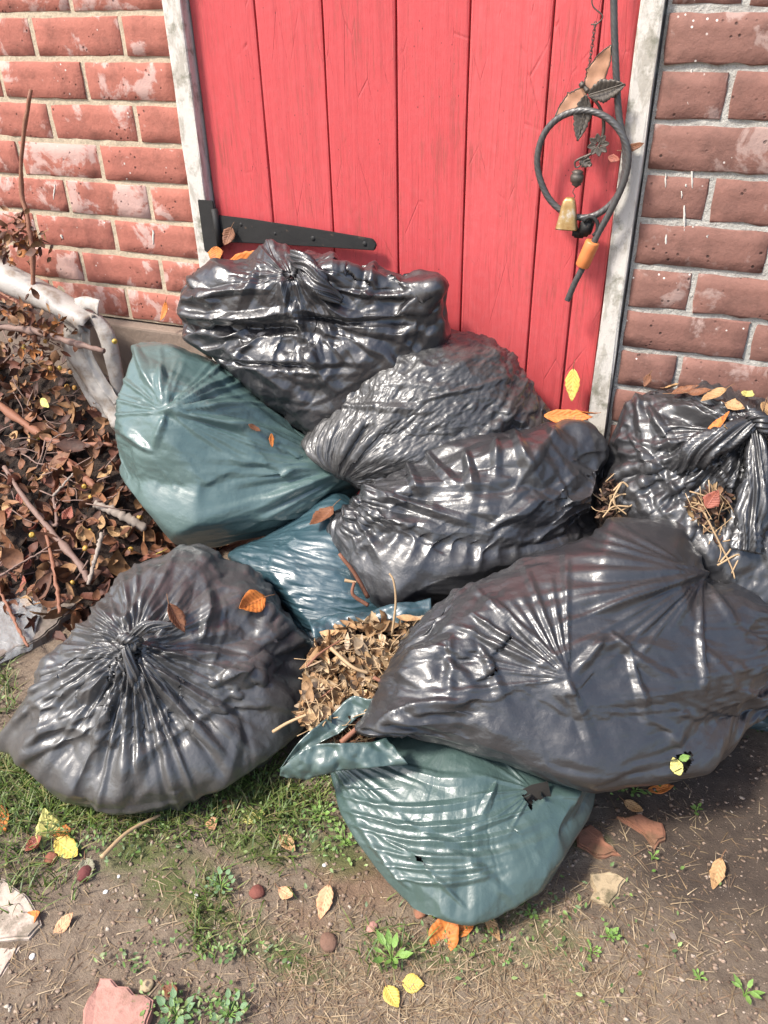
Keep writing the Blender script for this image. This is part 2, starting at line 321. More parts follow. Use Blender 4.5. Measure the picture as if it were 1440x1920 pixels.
# ================================================================== refuse bags
# Each bag: the outline of its bulk, its distance and thickness give a closed lumpy body; a skin of film with more
# material than the body needs is then relaxed over it (position based cloth), so it buckles into pleats and creases.
class Hull:
    def __init__(s, outline, centre, t, T, n=2.3, lump=.03, seed=0, smooth=5, tilt=(0, 0), K=70, grow=1.):
        s.K = K
        s.tilt = tilt
        s.c = at_depth(*centre, t); d = s.c-CAM; D = np.linalg.norm(d); e3 = -d/D
        e1 = np.cross([0, 0, 1.], e3); e1 /= np.linalg.norm(e1); e2 = np.cross(e3, e1); s.E = np.stack([e1, e2, e3]); s.T = T; s.n = n; s.lump = lump; s.seed = seed
        P = []
        for u, v in outline:
            r = ray(u, v); tt = np.dot(d, e3)/np.dot(r, e3); q = tt*r-d; P.append((np.dot(q, e1), np.dot(q, e2)))
        P = np.array(P); Pc = np.concatenate([P, P[:1]]); seg = []
        for a, b in zip(Pc[:-1], Pc[1:]): seg.append(a+(b-a)*np.linspace(0, 1, 24, endpoint=False)[:, None])
        seg = np.concatenate(seg); th = np.arctan2(seg[:, 1], seg[:, 0]); rr = np.hypot(seg[:, 0], seg[:, 1]); o = np.argsort(th)
        g = np.linspace(-np.pi, np.pi, 361)[:-1]; s.rho = np.interp(g, th[o], rr[o], period=2*np.pi)
        k = np.exp(-.5*(np.arange(-12, 13)/max(.3, smooth*.5))**2); k /= k.sum()
        s.rho = np.convolve(np.concatenate([s.rho[-12:], s.rho, s.rho[:12]]), k, 'valid')*grow; s.g = g
    def planes(s, K):
        r = np.random.default_rng(s.seed+900); i = np.arange(K)+.5; ph = np.arccos(1-2*i/K); th = np.pi*(1+5**.5)*i
        d = np.stack([np.cos(th)*np.sin(ph), np.sin(th)*np.sin(ph), np.cos(ph)], -1)+r.normal(size=(K, 3))*.16; d /= np.linalg.norm(d, axis=1)[:, None]
        f = lambda q: q*s.R0(q)[:, None]; a = np.cross(d, [.3, .5, .8]); a /= np.linalg.norm(a, axis=1)[:, None]; b = np.cross(d, a); e = .06; un = lambda q: q/np.linalg.norm(q, axis=1)[:, None]
        N_ = np.cross(f(un(d+e*a))-f(un(d-e*a)), f(un(d+e*b))-f(un(d-e*b))); N_ = un(N_); N_ *= np.sign((N_*d).sum(1))[:, None]; P = f(d); s.PN, s.PH = N_, (N_*P).sum(1)*(1-r.uniform(0, .035, K))
    def R(s, d):
        if s.K == 0: return s.R0(d)
        if not hasattr(s, 'PN'): s.planes(s.K)
        den = d.reshape(-1, 3)@s.PN.T; q = np.where(den > .05, s.PH/np.maximum(den, .05), 9.).min(1).reshape(d.shape[:-1]); r0 = s.R0(d)
        return .22*r0+.78*np.clip(q, r0*.955, r0*1.06)
    def R0(s, d):
        """radius along unit directions d (...,3) in world axes"""
        l = d@s.E.T; th = np.arctan2(l[..., 1], l[..., 0]); rho = np.interp(th, s.g, s.rho, period=2*np.pi)
        ip = np.hypot(l[..., 0], l[..., 1]); r = ((ip/rho)**s.n+(np.abs(l[..., 2])/s.T)**s.n)**(-1/s.n)
        return r*(1+s.lump*vnoise(d, 2.3, s.seed, 2)*(.3+.7*np.abs(l[..., 2])))
def surf(H, d, Rb):
    B = d*Rb[..., None]; l1 = B@H.E[0]; l2 = B@H.E[1]
    return H.c+B-H.E[2]*(H.tilt[0]*l1+H.tilt[1]*l2)[..., None]
def clampw(X):
    X[..., 2] = np.maximum(X[..., 2], .004); X[..., 1] = np.minimum(X[..., 1], -.032); return X
def bag_sim(H, pole, ec=.018, em=.008, ek=.12, eb=.15, lo=.86, hi=1.03, bend=(1.2, .9, .6), its=(180, 60, 6), seed=0, pulls=(), M=448, N=232, grav=.0006, a0=.30, amp=.006, crum=.0):
    """pole: unit dir (world) from the centre to the knot. returns vertices grid (N,M,3)"""
    r = np.random.default_rng(seed); pole = np.asarray(pole, float); pole /= np.linalg.norm(pole)
    back = -H.E[2]-pole*np.dot(-H.E[2], pole); back /= np.linalg.norm(back)+1e-9; side = np.cross(pole, back)
    X = None
    for lev, f in enumerate((4, 2, 1)):
        m, n = M//f, N//f; al = np.linspace(.022*np.pi, .985*np.pi, n)[:, None]; be = (np.arange(m)*2*np.pi/m)[None]
        d = np.cos(al)[..., None]*pole+np.sin(al)[..., None]*(np.cos(be)[..., None]*back+np.sin(be)[..., None]*side)
        Rb = H.R(d); B = clampw(surf(H, d, Rb))
        for u_, v_, amt, wd in pulls:      # corners pulled out of the bulk
            q = ray(u_, v_); q = q/np.linalg.norm(q); rel = B-CAM; along = rel@q; off = np.linalg.norm(rel-along[..., None]*q, axis=-1)
            front = along < np.linalg.norm(H.c-CAM)+.02; B = B+(d*(amt*np.exp(-off/wd)*front)[..., None])
        lm = np.linalg.norm(B[1:]-B[:-1], axis=-1)*(1+em); lc = np.linalg.norm(np.roll(B, -1, 1)-B, axis=-1)
        ex = ec+ek*np.exp(-al/a0)+eb*np.exp(-(np.pi-al)/(a0*.8)); gn = vnoise(d, 2.2, seed+5, 2); lc = lc*(1+ex*(1+.8*gn)); lm = lm*(1+.9*em*gn[1:])
        ld = np.sqrt(((lc[1:]+lc[:-1])*.5)**2+lm**2)
        l2m = lm[1:]+lm[:-1]; l2c = lc+np.roll(lc, -1, 1)
        if X is None: X = B+d*(amp*vnoise(B, 22, seed, 2)+amp*.6*r.normal(size=(n, m)))[..., None]
        else:
            D_ = X-Bp; ri = np.clip(np.linspace(0, Bp.shape[0]-1, n), 0, Bp.shape[0]-1.001); i0 = ri.astype(int); w_ = (ri-i0)[:, None, None]
            D_ = D_[i0]*(1-w_)+D_[i0+1]*w_; D2 = np.empty((n, m, 3)); D2[:, ::2] = D_; D2[:, 1::2] = .5*(D_+np.roll(D_, -1, 1)); X = B+D2+d*(r.normal(size=(n, m))*amp*.06)[..., None]
        Xp = X.copy(); kb = bend[lev]
        for it in range(its[lev]):
            v_ = (X-Xp)*.92; Xp = X.copy(); X = X+v_; X[..., 2] -= grav
            for sub in range(2):
                e = np.roll(X, -1, 1)-X; L = np.sqrt((e*e).sum(-1))+1e-9; c = e*((L-lc)/L*.45)[..., None]; X += c-np.roll(c, 1, 1)
                e = X[1:]-X[:-1]; L = np.sqrt((e*e).sum(-1))+1e-9; c = e*((L-lm)/L*.45)[..., None]; X[:-1] += c; X[1:] -= c
            e = np.roll(X[1:], -1, 1)-X[:-1]; L = np.sqrt((e*e).sum(-1))+1e-9; c = e*((L-ld)/L*.18)[..., None]; X[:-1] += c; X[1:] -= np.roll(c, 1, 1)
            e = X[1:]-np.roll(X[:-1], -1, 1); L = np.sqrt((e*e).sum(-1))+1e-9; c = e*((L-ld)/L*.18)[..., None]; X[1:] -= c; q = np.zeros_like(X); q[:-1] = c; X += np.roll(q, 1, 1)
            # bending: keep neighbours-but-one apart
            e = np.roll(X, -2, 1)-X; L = np.sqrt((e*e).sum(-1))+1e-9; c = e*(np.minimum(L-l2c, 0)/L*.25*kb)[..., None]; X += c-np.roll(c, 2, 1)
            e = X[2:]-X[:-2]; L = np.sqrt((e*e).sum(-1))+1e-9; c = e*(np.minimum(L-l2m, 0)/L*.25*kb)[..., None]; X[:-2] += c; X[2:] -= c
            # stay on the contents
            rel = X-B; h = (rel*d).sum(-1); lim = np.clip(h, (lo-1)*Rb, (hi-1)*Rb); X += d*(lim-h)[..., None]
            tn = rel-d*h[..., None]; tl = np.sqrt((tn*tn).sum(-1))+1e-9; X -= tn*(np.maximum(tl-.02, 0)/tl)[..., None]
            X = clampw(X)
        Bp = B
    for it in range(4):
        A_ = .25*(np.roll(X, 1, 1)+np.roll(X, -1, 1)); A_[1:-1] += .25*(X[2:]+X[:-2]); A_[0] *= 2; A_[-1] *= 2; X = X+.6*(A_-X)
    return X, d
def facet(P, scale, seed):
    """min over jittered cells of randomly turned pyramids: continuous, piecewise flat, sharp creases (like crushed film). ~[-1,1]"""
    sh = P.shape[:-1]; Q = (P*scale).reshape(-1, 3)+seed*3.17; I = np.floor(Q).astype(np.int64); r = np.random.default_rng(seed+500)
    A = r.normal(size=(32, 3, 3)); A = np.linalg.qr(A)[0]*r.uniform(.75, 1.35, (32, 3, 1)); J = r.random((4096, 3)); best = np.full(len(Q), 9.)
    for dx in (-1, 0, 1):
        for dy in (-1, 0, 1):
            for dz in (-1, 0, 1):
                C = I+np.array([dx, dy, dz]); h = (C[:, 0]*73856093 ^ C[:, 1]*19349663 ^ C[:, 2]*83492791); h = (h ^ (h >> 7))
                d = Q-(C+J[h & 4095]); e = np.abs(np.einsum('nij,nj->ni', A[(h >> 3) & 31], d)).max(-1); best = np.minimum(best, e)
    return (best.reshape(sh)-.42)/.3
def proj(P):
    r = P-CAM; z = r@AF; return 720+F_PX*(r@AR)/z, 960-F_PX*(r@AU)/z
def tent(x, p=1.0): return np.maximum(0, 1-np.abs(x))**p
def creases(H, X, d, pole, seed, pleats=(26, .010, .9), crumple=(60, .006, .03), lines=(), stars=(), fine=None, fac=((18, .007), (40, .003)), iso=((11, .004),), ani=.42):
    """sharp film folds laid over the relaxed skin, as displacements along the surface normal (metres)"""
    r = np.random.default_rng(seed+100); n, m = X.shape[:2]; al = np.linspace(.022*np.pi, .985*np.pi, n)[:, None]; be = (np.arange(m)*2*np.pi/m)[None]
    N_ = np.cross(np.roll(X, -1, 1)-np.roll(X, 1, 1), np.gradient(X, axis=0)); N_ /= np.linalg.norm(N_, axis=-1)[..., None]+1e-12
    N_ *= np.sign((N_*d).sum(-1))[..., None]; R_ = np.linalg.norm(X-H.c, axis=-1); h = np.zeros((n, m))
    lat0 = R_*np.sin(al); s_ = R_*al; gate = vnoise(X, 9, seed+2, 2)
    # pleats gathered at the knot
    np_, amp, reach = pleats
    for k in range(np_):
        b0 = r.uniform(0, 2*np.pi); end = r.uniform(.35, 1.)*reach; bw = r.uniform(-.25, .25)
        wd = (.004+.02*r.random()*np.minimum(1, s_/.15)); db = (be-b0-bw*al*al*.3+np.pi) % (2*np.pi)-np.pi
        h += amp*r.uniform(.35, 1.)*tent(lat0*db/wd, .8)*np.clip(1-(al/end)**1.5, 0, 1)*np.clip((s_-.012)/.05, 0, 1)*r.choice([1, 1, -.6])
    # random facets
    nc, ca, cw = crumple
    for k in range(nc):
        i, j = r.integers(int(n*.05), int(n*.95)), r.integers(0, m); p = X[i, j]; t = np.cross(N_[i, j], r.normal(size=3)); t /= np.linalg.norm(t); b = np.cross(N_[i, j], t)
        q = X-p; ln = r.uniform(.03, .12); wd = cw*r.uniform(.4, 1.4); off = np.abs(q@N_[i, j]) < .08
        u = q@t; v = q@b+.15*u*r.normal()+u*u*r.normal()*1.5
        taper = np.clip(1-np.abs(u)/ln, 0, 1)
        h += ca*r.uniform(.4, 1.1)*r.choice([1, -.8])*tent(v/(wd*(.3+.7*taper)), .9)*taper**.7*off
    px, py = proj(X); front = ((X-CAM)*d).sum(-1) < .03
    mpp = np.linalg.norm(H.c-CAM)/F_PX
    for L in lines:      # folds read off the photograph: (x0,y0,x1,y1,width px,height mm[,bow px])
        x0, y0, x1, y1, wp, mm = L[:6]; bow = L[6] if len(L) > 6 else 0
        ux, uy = x1-x0, y1-y0; ll = math.hypot(ux, uy); ux /= ll; uy /= ll
        u = ((px-x0)*ux+(py-y0)*uy)/ll; v = -(px-x0)*uy+(py-y0)*ux-bow*4*u*(1-u)+2.5*gate
        taper = np.clip(np.minimum(u*4+.35, (1-u)*2.2), 0, 1)
        h += mm*.001*tent(v/(wp*.8*(.35+.65*np.clip(u*1.6+.2, 0, 1))), .85)*taper*front*(u > -.1)
    for (x0, y0, a0_, a1_, cnt, reach_px, mm) in stars:   # folds radiating from a stretched corner
        dx, dy = px-x0, py-y0; rr = np.hypot(dx, dy); th = np.arctan2(dy, dx)
        for k in range(cnt):
            a = math.radians(a0_+(a1_-a0_)*(k+r.uniform(.2, .8))/cnt); da = (th-a+np.pi) % (2*np.pi)-np.pi; ln = reach_px*r.uniform(.5, 1.1)
            wd = 2.2+rr*.032*r.uniform(.6, 1.5)
            h += mm*.001*r.uniform(.4, 1.)*tent(rr*np.sin(np.clip(da, -1.2, 1.2))/wd, .85)*(np.abs(da) < 1.2)*np.clip(1-(rr/ln)**2, 0, 1)*np.minimum(1, rr/25)*front
    if fine is not None:
        amp, ku, kv = fine; c_ = np.stack([np.cos(be)*ku+0*al, np.sin(be)*ku+0*al, al*kv+0*be], -1)
        f = vnoise(c_, 1., seed+9, 3); h += amp*(1-np.abs(f)*2.2)*np.minimum(1, s_/.04)
    Rm = R_.mean(); F3 = np.stack([Rm*np.cos(be)+0*al, Rm*np.sin(be)+0*al, ani*s_], -1); wv = np.stack([vnoise(X, 11, seed+q, 2) for q in range(3)], -1)
    msk = np.clip(.5+1.2*vnoise(X, 6, seed+20, 2), .08, 1.)*np.minimum(1, s_/.05); m2 = np.clip(.4-1.3*vnoise(X, 5, seed+30, 2), .0, 1.)
    for sc_, am_ in fac: h -= am_*facet(F3+.014*wv, sc_, seed)*msk
    for sc_, am_ in iso: h -= am_*facet(X+.014*wv, sc_, seed+3)*m2
    X = X+N_*h[..., None]; return clampw(X), F3+.012*wv
def inpoly_np(U, V, P):
    c = np.zeros(U.shape, bool); j = len(P)-1
    for i in range(len(P)):
        (xi, yi), (xj, yj) = P[i], P[j]
        if yi != yj: c ^= ((yi > V) != (yj > V)) & (U < (xj-xi)*(V-yi)/(yj-yi)+xi)
        j = i
    return c
def grid_mesh(name, X, caps=True, off=None, holes=()):
    n, m = X.shape[:2]; i, j = np.meshgrid(np.arange(n-1), np.arange(m), indexing='ij')
    Q = np.stack([i*m+j, i*m+(j+1) % m, (i+1)*m+(j+1) % m, (i+1)*m+j], -1).reshape(-1, 4)[:, ::-1]
    if holes:      # torn openings: the film is really missing there
        W_ = X.reshape(-1, 3)+off; Cq = W_[Q].mean(1); pu, pv = proj(Cq); nq = np.cross(W_[Q[:, 2]]-W_[Q[:, 0]], W_[Q[:, 3]]-W_[Q[:, 1]]); ctr = W_.mean(0)
        fr = ((Cq-ctr)*(CAM-ctr)).sum(-1) > 0
        for P in holes: Q = Q[~(inpoly_np(pu, pv, P) & fr)]; Cq = W_[Q].mean(1); pu, pv = proj(Cq); fr = ((Cq-ctr)*(CAM-ctr)).sum(-1) > 0
    V = X.reshape(-1, 3); uv = np.stack(np.broadcast_arrays(np.arange(m)[None]/m, np.arange(n)[:, None]/n), -1).reshape(-1, 2)
    V = np.concatenate([V, X[0].mean(0)[None], X[-1].mean(0)[None]]); uv = np.concatenate([uv, [[.5, 0], [.5, 1]]])
    T = [(n*m, j, (j+1) % m) for j in range(m)]+[(n*m+1, (n-1)*m+(j+1) % m, (n-1)*m+j) for j in range(m)]
    T = [t[::-1] for t in T]
    return npmesh(name, V, Q, True, uv, T)
def mat_bag(name, base, dusty, rough, streak=0., crink=.5, dust=.25, sc=1.):
    m = Mt(name); co = m.coord('Object'); uv = m.coord('UV')
    n1 = m.noise(co, 7*sc, 5, .6); n2 = m.noise(co, 30, 4, .6); n3 = m.noise(co, 170*sc, 4, .6)
    fo = m.n('Attribute', attribute_name='fold').outputs['Vector']
    v1 = m.n('TexVoronoi', {'Vector': m.n('Mapping', {'Vector': fo, 'Rotation': (.6, .4, .9)}).outputs[0], 'Scale': 60.*sc}, distance='CHEBYCHEV').outputs['Distance']
    v2 = m.n('TexVoronoi', {'Vector': m.n('Mapping', {'Vector': fo, 'Rotation': (1.9, .2, .3)}).outputs[0], 'Scale': 130.*sc}, distance='CHEBYCHEV').outputs['Distance']
    msk = m.ramp(n2, [(.38, .15), (.62, 1.)])
    c = m.mix(m.ramp(n1, [(.35, 0.), (.75, dust)]), base, dusty)
    c = m.mix(m.ramp(n3, [(.62, 0.), (.8, dust*.8)]), c, tuple(min(1, x*1.8+.02) for x in dusty))
    nb = m.bump(m.math('MULTIPLY', v1, msk), crink*.45, .006/sc); nb = m.bump(m.math('MULTIPLY', v2, msk), crink*.5, .003/sc, nb)
    if streak:
        s1 = m.noise(m.scale(uv, (110, 7, 1)), 1, 3, .5, .3)
        nb = m.bump(s1, streak*.5, .004, nb)
    return m.out(c, m.ramp(n2, [(.3, rough-.06), (.7, rough+.08)]), nb, Specular_IOR_Level=.7, Coat_Weight=.45, Coat_Roughness=.16, Coat_IOR=1.5, Coat_Normal=nb)
MB_black = mat_bag('black_film', (.02, .02, .022), (.055, .053, .052), .41, .0, .26, .25, .8)
MB_blackA = mat_bag('black_film_glossy', (.02, .019, .021), (.045, .042, .043), .37, .0, .3, .25, .8)
MB_grey = mat_bag('charcoal_film_matt', (.03, .029, .029), (.07, .066, .063), .5, .35, .6, .25, 1.3)
MB_greyI = mat_bag('charcoal_film_dusty', (.046, .045, .045), (.095, .092, .088), .45, .08, .3, .4, .8)
MB_green = mat_bag('green_film', (.06, .105, .10), (.105, .15, .143), .42, .06, .2, .3, .6)
MB_teal = mat_bag('teal_film', (.022, .055, .07), (.05, .09, .10), .42, .4, .2, .3)
MB_greenF = mat_bag('dark_green_film', (.045, .078, .071), (.075, .105, .097), .42, .1, .25, .3, .7)
BAGS = {}
def spec(key, **k): BAGS[key] = k
spec('I', outline=[(75,1190),(130,1140),(205,1050),(295,992),(370,978),(435,1000),(510,1045),(555,1095),(590,1150),(602,1215),(592,1295),(545,1360),(510,1400),(440,1450),(360,1490),(280,1505),(215,1508),(150,1488),(90,1448),(40,1415),(-5,1390),(5,1320),(35,1215)],
     centre=(300,1270), t=1.38, T=.165, tilt=(0, .12), knot=(248,1205), mat=MB_greyI, ek=.36, a0=.55, ec=.018, em=.008, lo=.84, seed=3, pulls=[(1200,1,0,.01)], n=2.6,
     pleats=(24, .013, 1.5), crumple=(130, .006, .022), lines=[(248,1240,110,1340,16,10),(248,1250,165,1400,14,9),(250,1250,200,1440,12,7),(255,1260,265,1450,12,9),(265,1250,420,1420,16,12),(275,1245,500,1380,16,10),(300,1230,470,1260,22,10,-20),(300,1190,360,1085,18,10),(380,1200,400,1080,16,9),(400,1280,500,1250,25,14),(245,1170,150,1130,20,9),(230,1180,300,1060,14,8),(240,1200,90,1200,16,-9)], stars=[(248,1205,15,165,22,400,11),(248,1205,160,380,20,230,8)],
     ani=.3, fac=((12, .012), (28, .004)), iso=((9, .008),), name='refuse_bag', label='knotted dusty black refuse bag on the grass with a leaf on top')
spec('F', outline=[(590,1390),(640,1500),(700,1590),(770,1670),(800,1695),(870,1706),(930,1692),(1000,1650),(1060,1590),(1100,1520),(1125,1475),(1120,1440),(1040,1400),(900,1345),(780,1320),(690,1330),(630,1365)],
     centre=(870,1490), t=1.215, T=.075, tilt=(0, .42), knotdir=(.1, -.25, -1), mat=MB_greenF, ek=.10, ec=.018, em=.008, lo=.9, seed=11, n=2.5,
     pleats=(6, .004, .6), crumple=(22, .004, .03), lines=[(650,1520,1000,1500,14,7,40),(670,1550,1040,1530,14,8,40),(700,1590,1050,1560,16,7,35),(720,1620,1010,1590,12,6,25),(740,1645,980,1610,12,6,25),(640,1490,960,1470,14,6,35),(690,1400,960,1440,18,5,40),(760,1660,640,1480,14,7,-6),(930,1470,900,1540,14,6),(870,1700,770,1600,10,5),(700,1560,900,1600,10,7,25),(990,1520,820,1580,10,5)], stars=[(1000,1480,110,230,8,130,5),(600,1400,0,60,8,260,6)],
     fac=((14, .003), (40, .0014)), iso=((9, .004),), K=55, holes=[[(978,1492),(998,1482),(1016,1478),(1020,1496),(1006,1502),(999,1500),(997,1524),(988,1504)],[(778,1604),(789,1606),(795,1618),(782,1616)]], name='refuse_bag', label='torn dark green refuse bag tapering to the soil with open mouth of dry leaves')
spec('G', outline=[(705,1352),(745,1290),(760,1220),(795,1140),(845,1080),(930,1045),(1000,1022),(1060,995),(1128,968),(1146,928),(1220,922),(1305,918),(1330,975),(1350,1040),(1440,1050),(1530,1100),(1560,1200),(1490,1300),(1400,1345),(1372,1385),(1330,1425),(1240,1448),(1120,1456),(1030,1436),(940,1395),(850,1358),(770,1342)],
     centre=(1120,1225), t=1.292, T=.16, tilt=(.26, .25), knotpx=(1556,1195), mat=MB_black, ek=.20, a0=.45, ec=.018, em=.008, lo=.87, seed=21, n=3.0, smooth=1.6, pulls=[(1065,1272,.02,.05)],
     fac=((15, .006), (34, .002)), ani=.3, iso=((8, .010), (20, .003)), K=0, pleats=(14, .006, 1.6), crumple=(45, .006, .026), lines=[(1312,1075,1050,1030,16,9),(1312,1075,1060,1000,9,6),(1312,1078,1000,1075,18,9),(1312,1080,1100,1160,22,10,10),(1312,1080,1318,1330,12,9),(1318,1085,1440,1085,10,7),(1318,1085,1400,1200,14,6),(1312,1085,1250,1190,18,8),(870,1180,1060,1272,14,8),(880,1150,1065,1268,10,8),(930,1130,1070,1265,12,8),(830,1230,900,1300,18,8),(760,1240,880,1220,24,10,-10),(850,1200,840,1330,16,8),(900,1210,960,1340,18,8),(1130,1200,1065,1275,18,8),(1065,1275,1120,1420,20,6),(1150,1190,1290,1280,18,7,15),(720,1350,900,1330,14,10,-20),(1180,1230,1220,1380,18,7)], stars=[(1312,1078,125,215,12,400,8),(1065,1272,170,275,11,300,8)],
     holes=[[(1256,1430),(1270,1414),(1296,1408),(1300,1424),(1286,1448),(1264,1450)]], name='refuse_bag', label='large stretched black refuse bag lying on the green bag with a small torn hole')
spec('D', outline=[(632,930),(690,890),(760,845),(850,808),(930,785),(990,780),(1040,762),(1100,768),(1138,800),(1152,850),(1147,910),(1110,970),(1060,1010),(980,1045),(900,1080),(850,1100),(800,1120),(750,1117),(710,1092),(670,1040),(640,985)],
     grow=1.06, centre=(890,945), t=1.5, T=.16, knotpx=(625,925), mat=MB_black, ek=.16, ec=.018, em=.008, lo=.86, seed=31, n=2.5,
     pleats=(26, .008, .8), crumple=(50, .008, .03), lines=[(690,920,920,990,16,9),(920,990,1060,880,22,9,10),(760,860,790,930,16,10),(800,850,860,910,18,10),(870,840,890,930,20,12),(930,820,930,900,16,9),(960,800,1000,900,18,9),(700,960,860,1010,22,8),(660,960,720,1080,20,6,-10),(1030,800,1100,860,22,9),(690,900,700,960,20,9)], stars=[(640,925,-40,80,14,220,6)],
     fac=((13, .007), (30, .0025)), iso=((8, .011),), K=60, name='refuse_bag', label='smooth black refuse bag wedged between the crinkled bag and the large stretched one')
spec('C', outline=[(590,800),(640,720),(690,650),(750,618),(830,608),(900,614),(950,640),(990,690),(1022,742),(1015,800),(960,850),(860,880),(760,900),(690,892),(650,872),(612,840)],
     grow=1.06, centre=(810,755), t=1.6, T=.16, knotpx=(655,872), mat=MB_grey, ek=.24, a0=.5, ec=.018, em=.008, lo=.9, seed=41, n=2.3,
     pleats=(70, .006, 1.4), crumple=(60, .004, .016), fac=((30, .006), (64, .0025)), iso=((30, .003),), K=110, ani=.45, fine=(.0022, 22, 9), lines=[(700,660,760,640,14,6),(800,750,990,700,10,5),(640,760,830,770,14,6)],
     name='refuse_bag', label='finely crinkled charcoal refuse bag against the red door')
spec('A', outline=[(318,482),(385,452),(470,464),(540,462),(600,465),(640,476),(690,470),(745,492),(845,498),(842,560),(838,610),(800,650),(735,690),(700,745),(650,775),(600,822),(530,785),(470,730),(400,662),(330,622),(308,595),(308,540)],
     centre=(570,600), t=1.60, T=.13, tilt=(-.3, -.1), knotpx=(545,490), mat=MB_blackA, ek=.24, a0=.6, ec=.018, em=.008, lo=.9, hi=1.03, seed=51, n=4., amp=.012, smooth=2,
     ani=.7, fac=((12, .009), (28, .003)), iso=((7, .022), (16, .008)), pleats=(7, .008, .6), crumple=(60, .008, .03), lines=[(320,612,600,612,16,-20,10),(330,585,560,580,16,16,14),(560,600,835,590,14,-18,10),(350,560,520,545,14,12,-8),(640,545,830,540,14,12,12),(400,675,700,690,12,-12,8),(540,480,600,560,18,12),(600,560,740,600,22,14,20),(740,600,835,520,22,14),(560,590,690,640,20,-12),(380,650,560,620,18,-10),(430,660,590,770,20,10),(560,650,650,760,22,10),(345,510,420,600,22,10),(480,500,440,590,20,11),(700,490,690,580,22,11),(340,620,640,640,14,-10,-14)], stars=[(545,490,20,80,6,170,8)],
     name='refuse_bag', label='crumpled glossy black refuse bag slumped on top of the heap below the hinge')
spec('B', outline=[(255,631),(330,634),(370,648),(430,690),(500,740),(570,785),(620,840),(662,885),(640,922),(590,942),(540,972),(470,997),(380,1006),(320,990),(270,930),(230,860),(213,800),(215,740),(235,690)],
     grow=1.02, centre=(410,830), t=1.68, T=.19, knotpx=(665,885), mat=MB_green, ek=.18, a0=.7, ec=.018, em=.008, lo=.92, seed=61, n=2.4, smooth=2.5, pulls=[(310,772,.025,.06), (282,840,.012,.05)],
     pleats=(26, .010, 1.6), crumple=(16, .004, .035), lines=[(310, 772, 640, 890, 20, 12.8, -20), (310, 772, 560, 800, 22, 14.4, -20), (310, 770, 440, 700, 20, 12.8), (660, 885, 420, 910, 20, 11.2, 12), (655, 890, 470, 960, 18, 12.8, 10), (300, 690, 310, 770, 18, 12.8), (250, 640, 300, 760, 16, 11.2), (282, 845, 215, 800, 18, 9.6), (310, 775, 285, 850, 14, 8.0), (640, 880, 480, 860, 16, 9.6)], stars=[(310,772,-50,40,11,340,9),(310,772,170,300,10,140,7),(660,885,140,215,14,330,8)],
     fac=((18, .0045), (38, .0018), (80, .0007)), iso=((6, .003),), K=48, ani=.3, name='refuse_bag', label='plump pale green refuse bag beside the dry cuttings')
spec('E', outline=[(380,1010),(480,985),(560,945),(630,880),(690,940),(740,1040),(800,1100),(815,1135),(800,1210),(740,1260),(640,1260),(560,1200),(500,1100),(430,1040)],
     centre=(625,1100), t=1.55, T=.13, tilt=(0, .3), knotpx=(805,1142), mat=MB_teal, ek=.32, a0=.8, ec=.018, em=.008, lo=.9, seed=71, n=2.3,
     pleats=(60, .010, 2.0), crumple=(10, .004, .02), fine=(.002, 16, 3),
     fac=((22, .006), (44, .0025)), iso=(), ani=.25, name='refuse_bag', label='dark teal refuse bag squashed under the plump green bag')
spec('H', outline=[(1150,790),(1170,730),(1192,708),(1250,712),(1340,700),(1400,728),(1500,735),(1570,850),(1590,1010),(1560,1150),(1480,1225),(1380,1215),(1290,1150),(1215,1030),(1190,975),(1160,900),(1146,840)],
     grow=1.08, centre=(1350,870), t=1.43, T=.15, knotpx=(1405,790), mat=MB_black, ek=.36, a0=.8, ec=.018, em=.008, lo=.84, seed=81, n=2.4,
     pleats=(44, .012, 1.3), crumple=(120, .006, .022), lines=[(1400,790,1250,880,26,16,8),(1400,800,1320,940,18,10),(1190,720,1210,860,18,10),(1180,820,1270,930,16,9),(1210,760,1290,880,18,9),(1400,780,1230,730,16,10),(1410,800,1400,1040,22,12),(1420,800,1380,1000,14,8)], stars=[(1405,790,90,260,22,220,8)],
     fac=((17, .009), (36, .004), (75, .0016)), iso=((12, .005),), name='refuse_bag', label='torn knotted black refuse bag with withered leaves against the brown brick wall')
spec('L', outline=[(1360,1290),(1440,1230),(1540,1210),(1580,1270),(1500,1322),(1420,1345),(1380,1342)],
     centre=(1460,1300), t=1.36, T=.07, knotpx=(1560,1250), mat=MB_teal, ek=.16, ec=.018, em=.008, lo=.9, seed=95, n=2.3,
     name='refuse_bag', label='teal refuse bag showing below the right end of the large stretched bag')
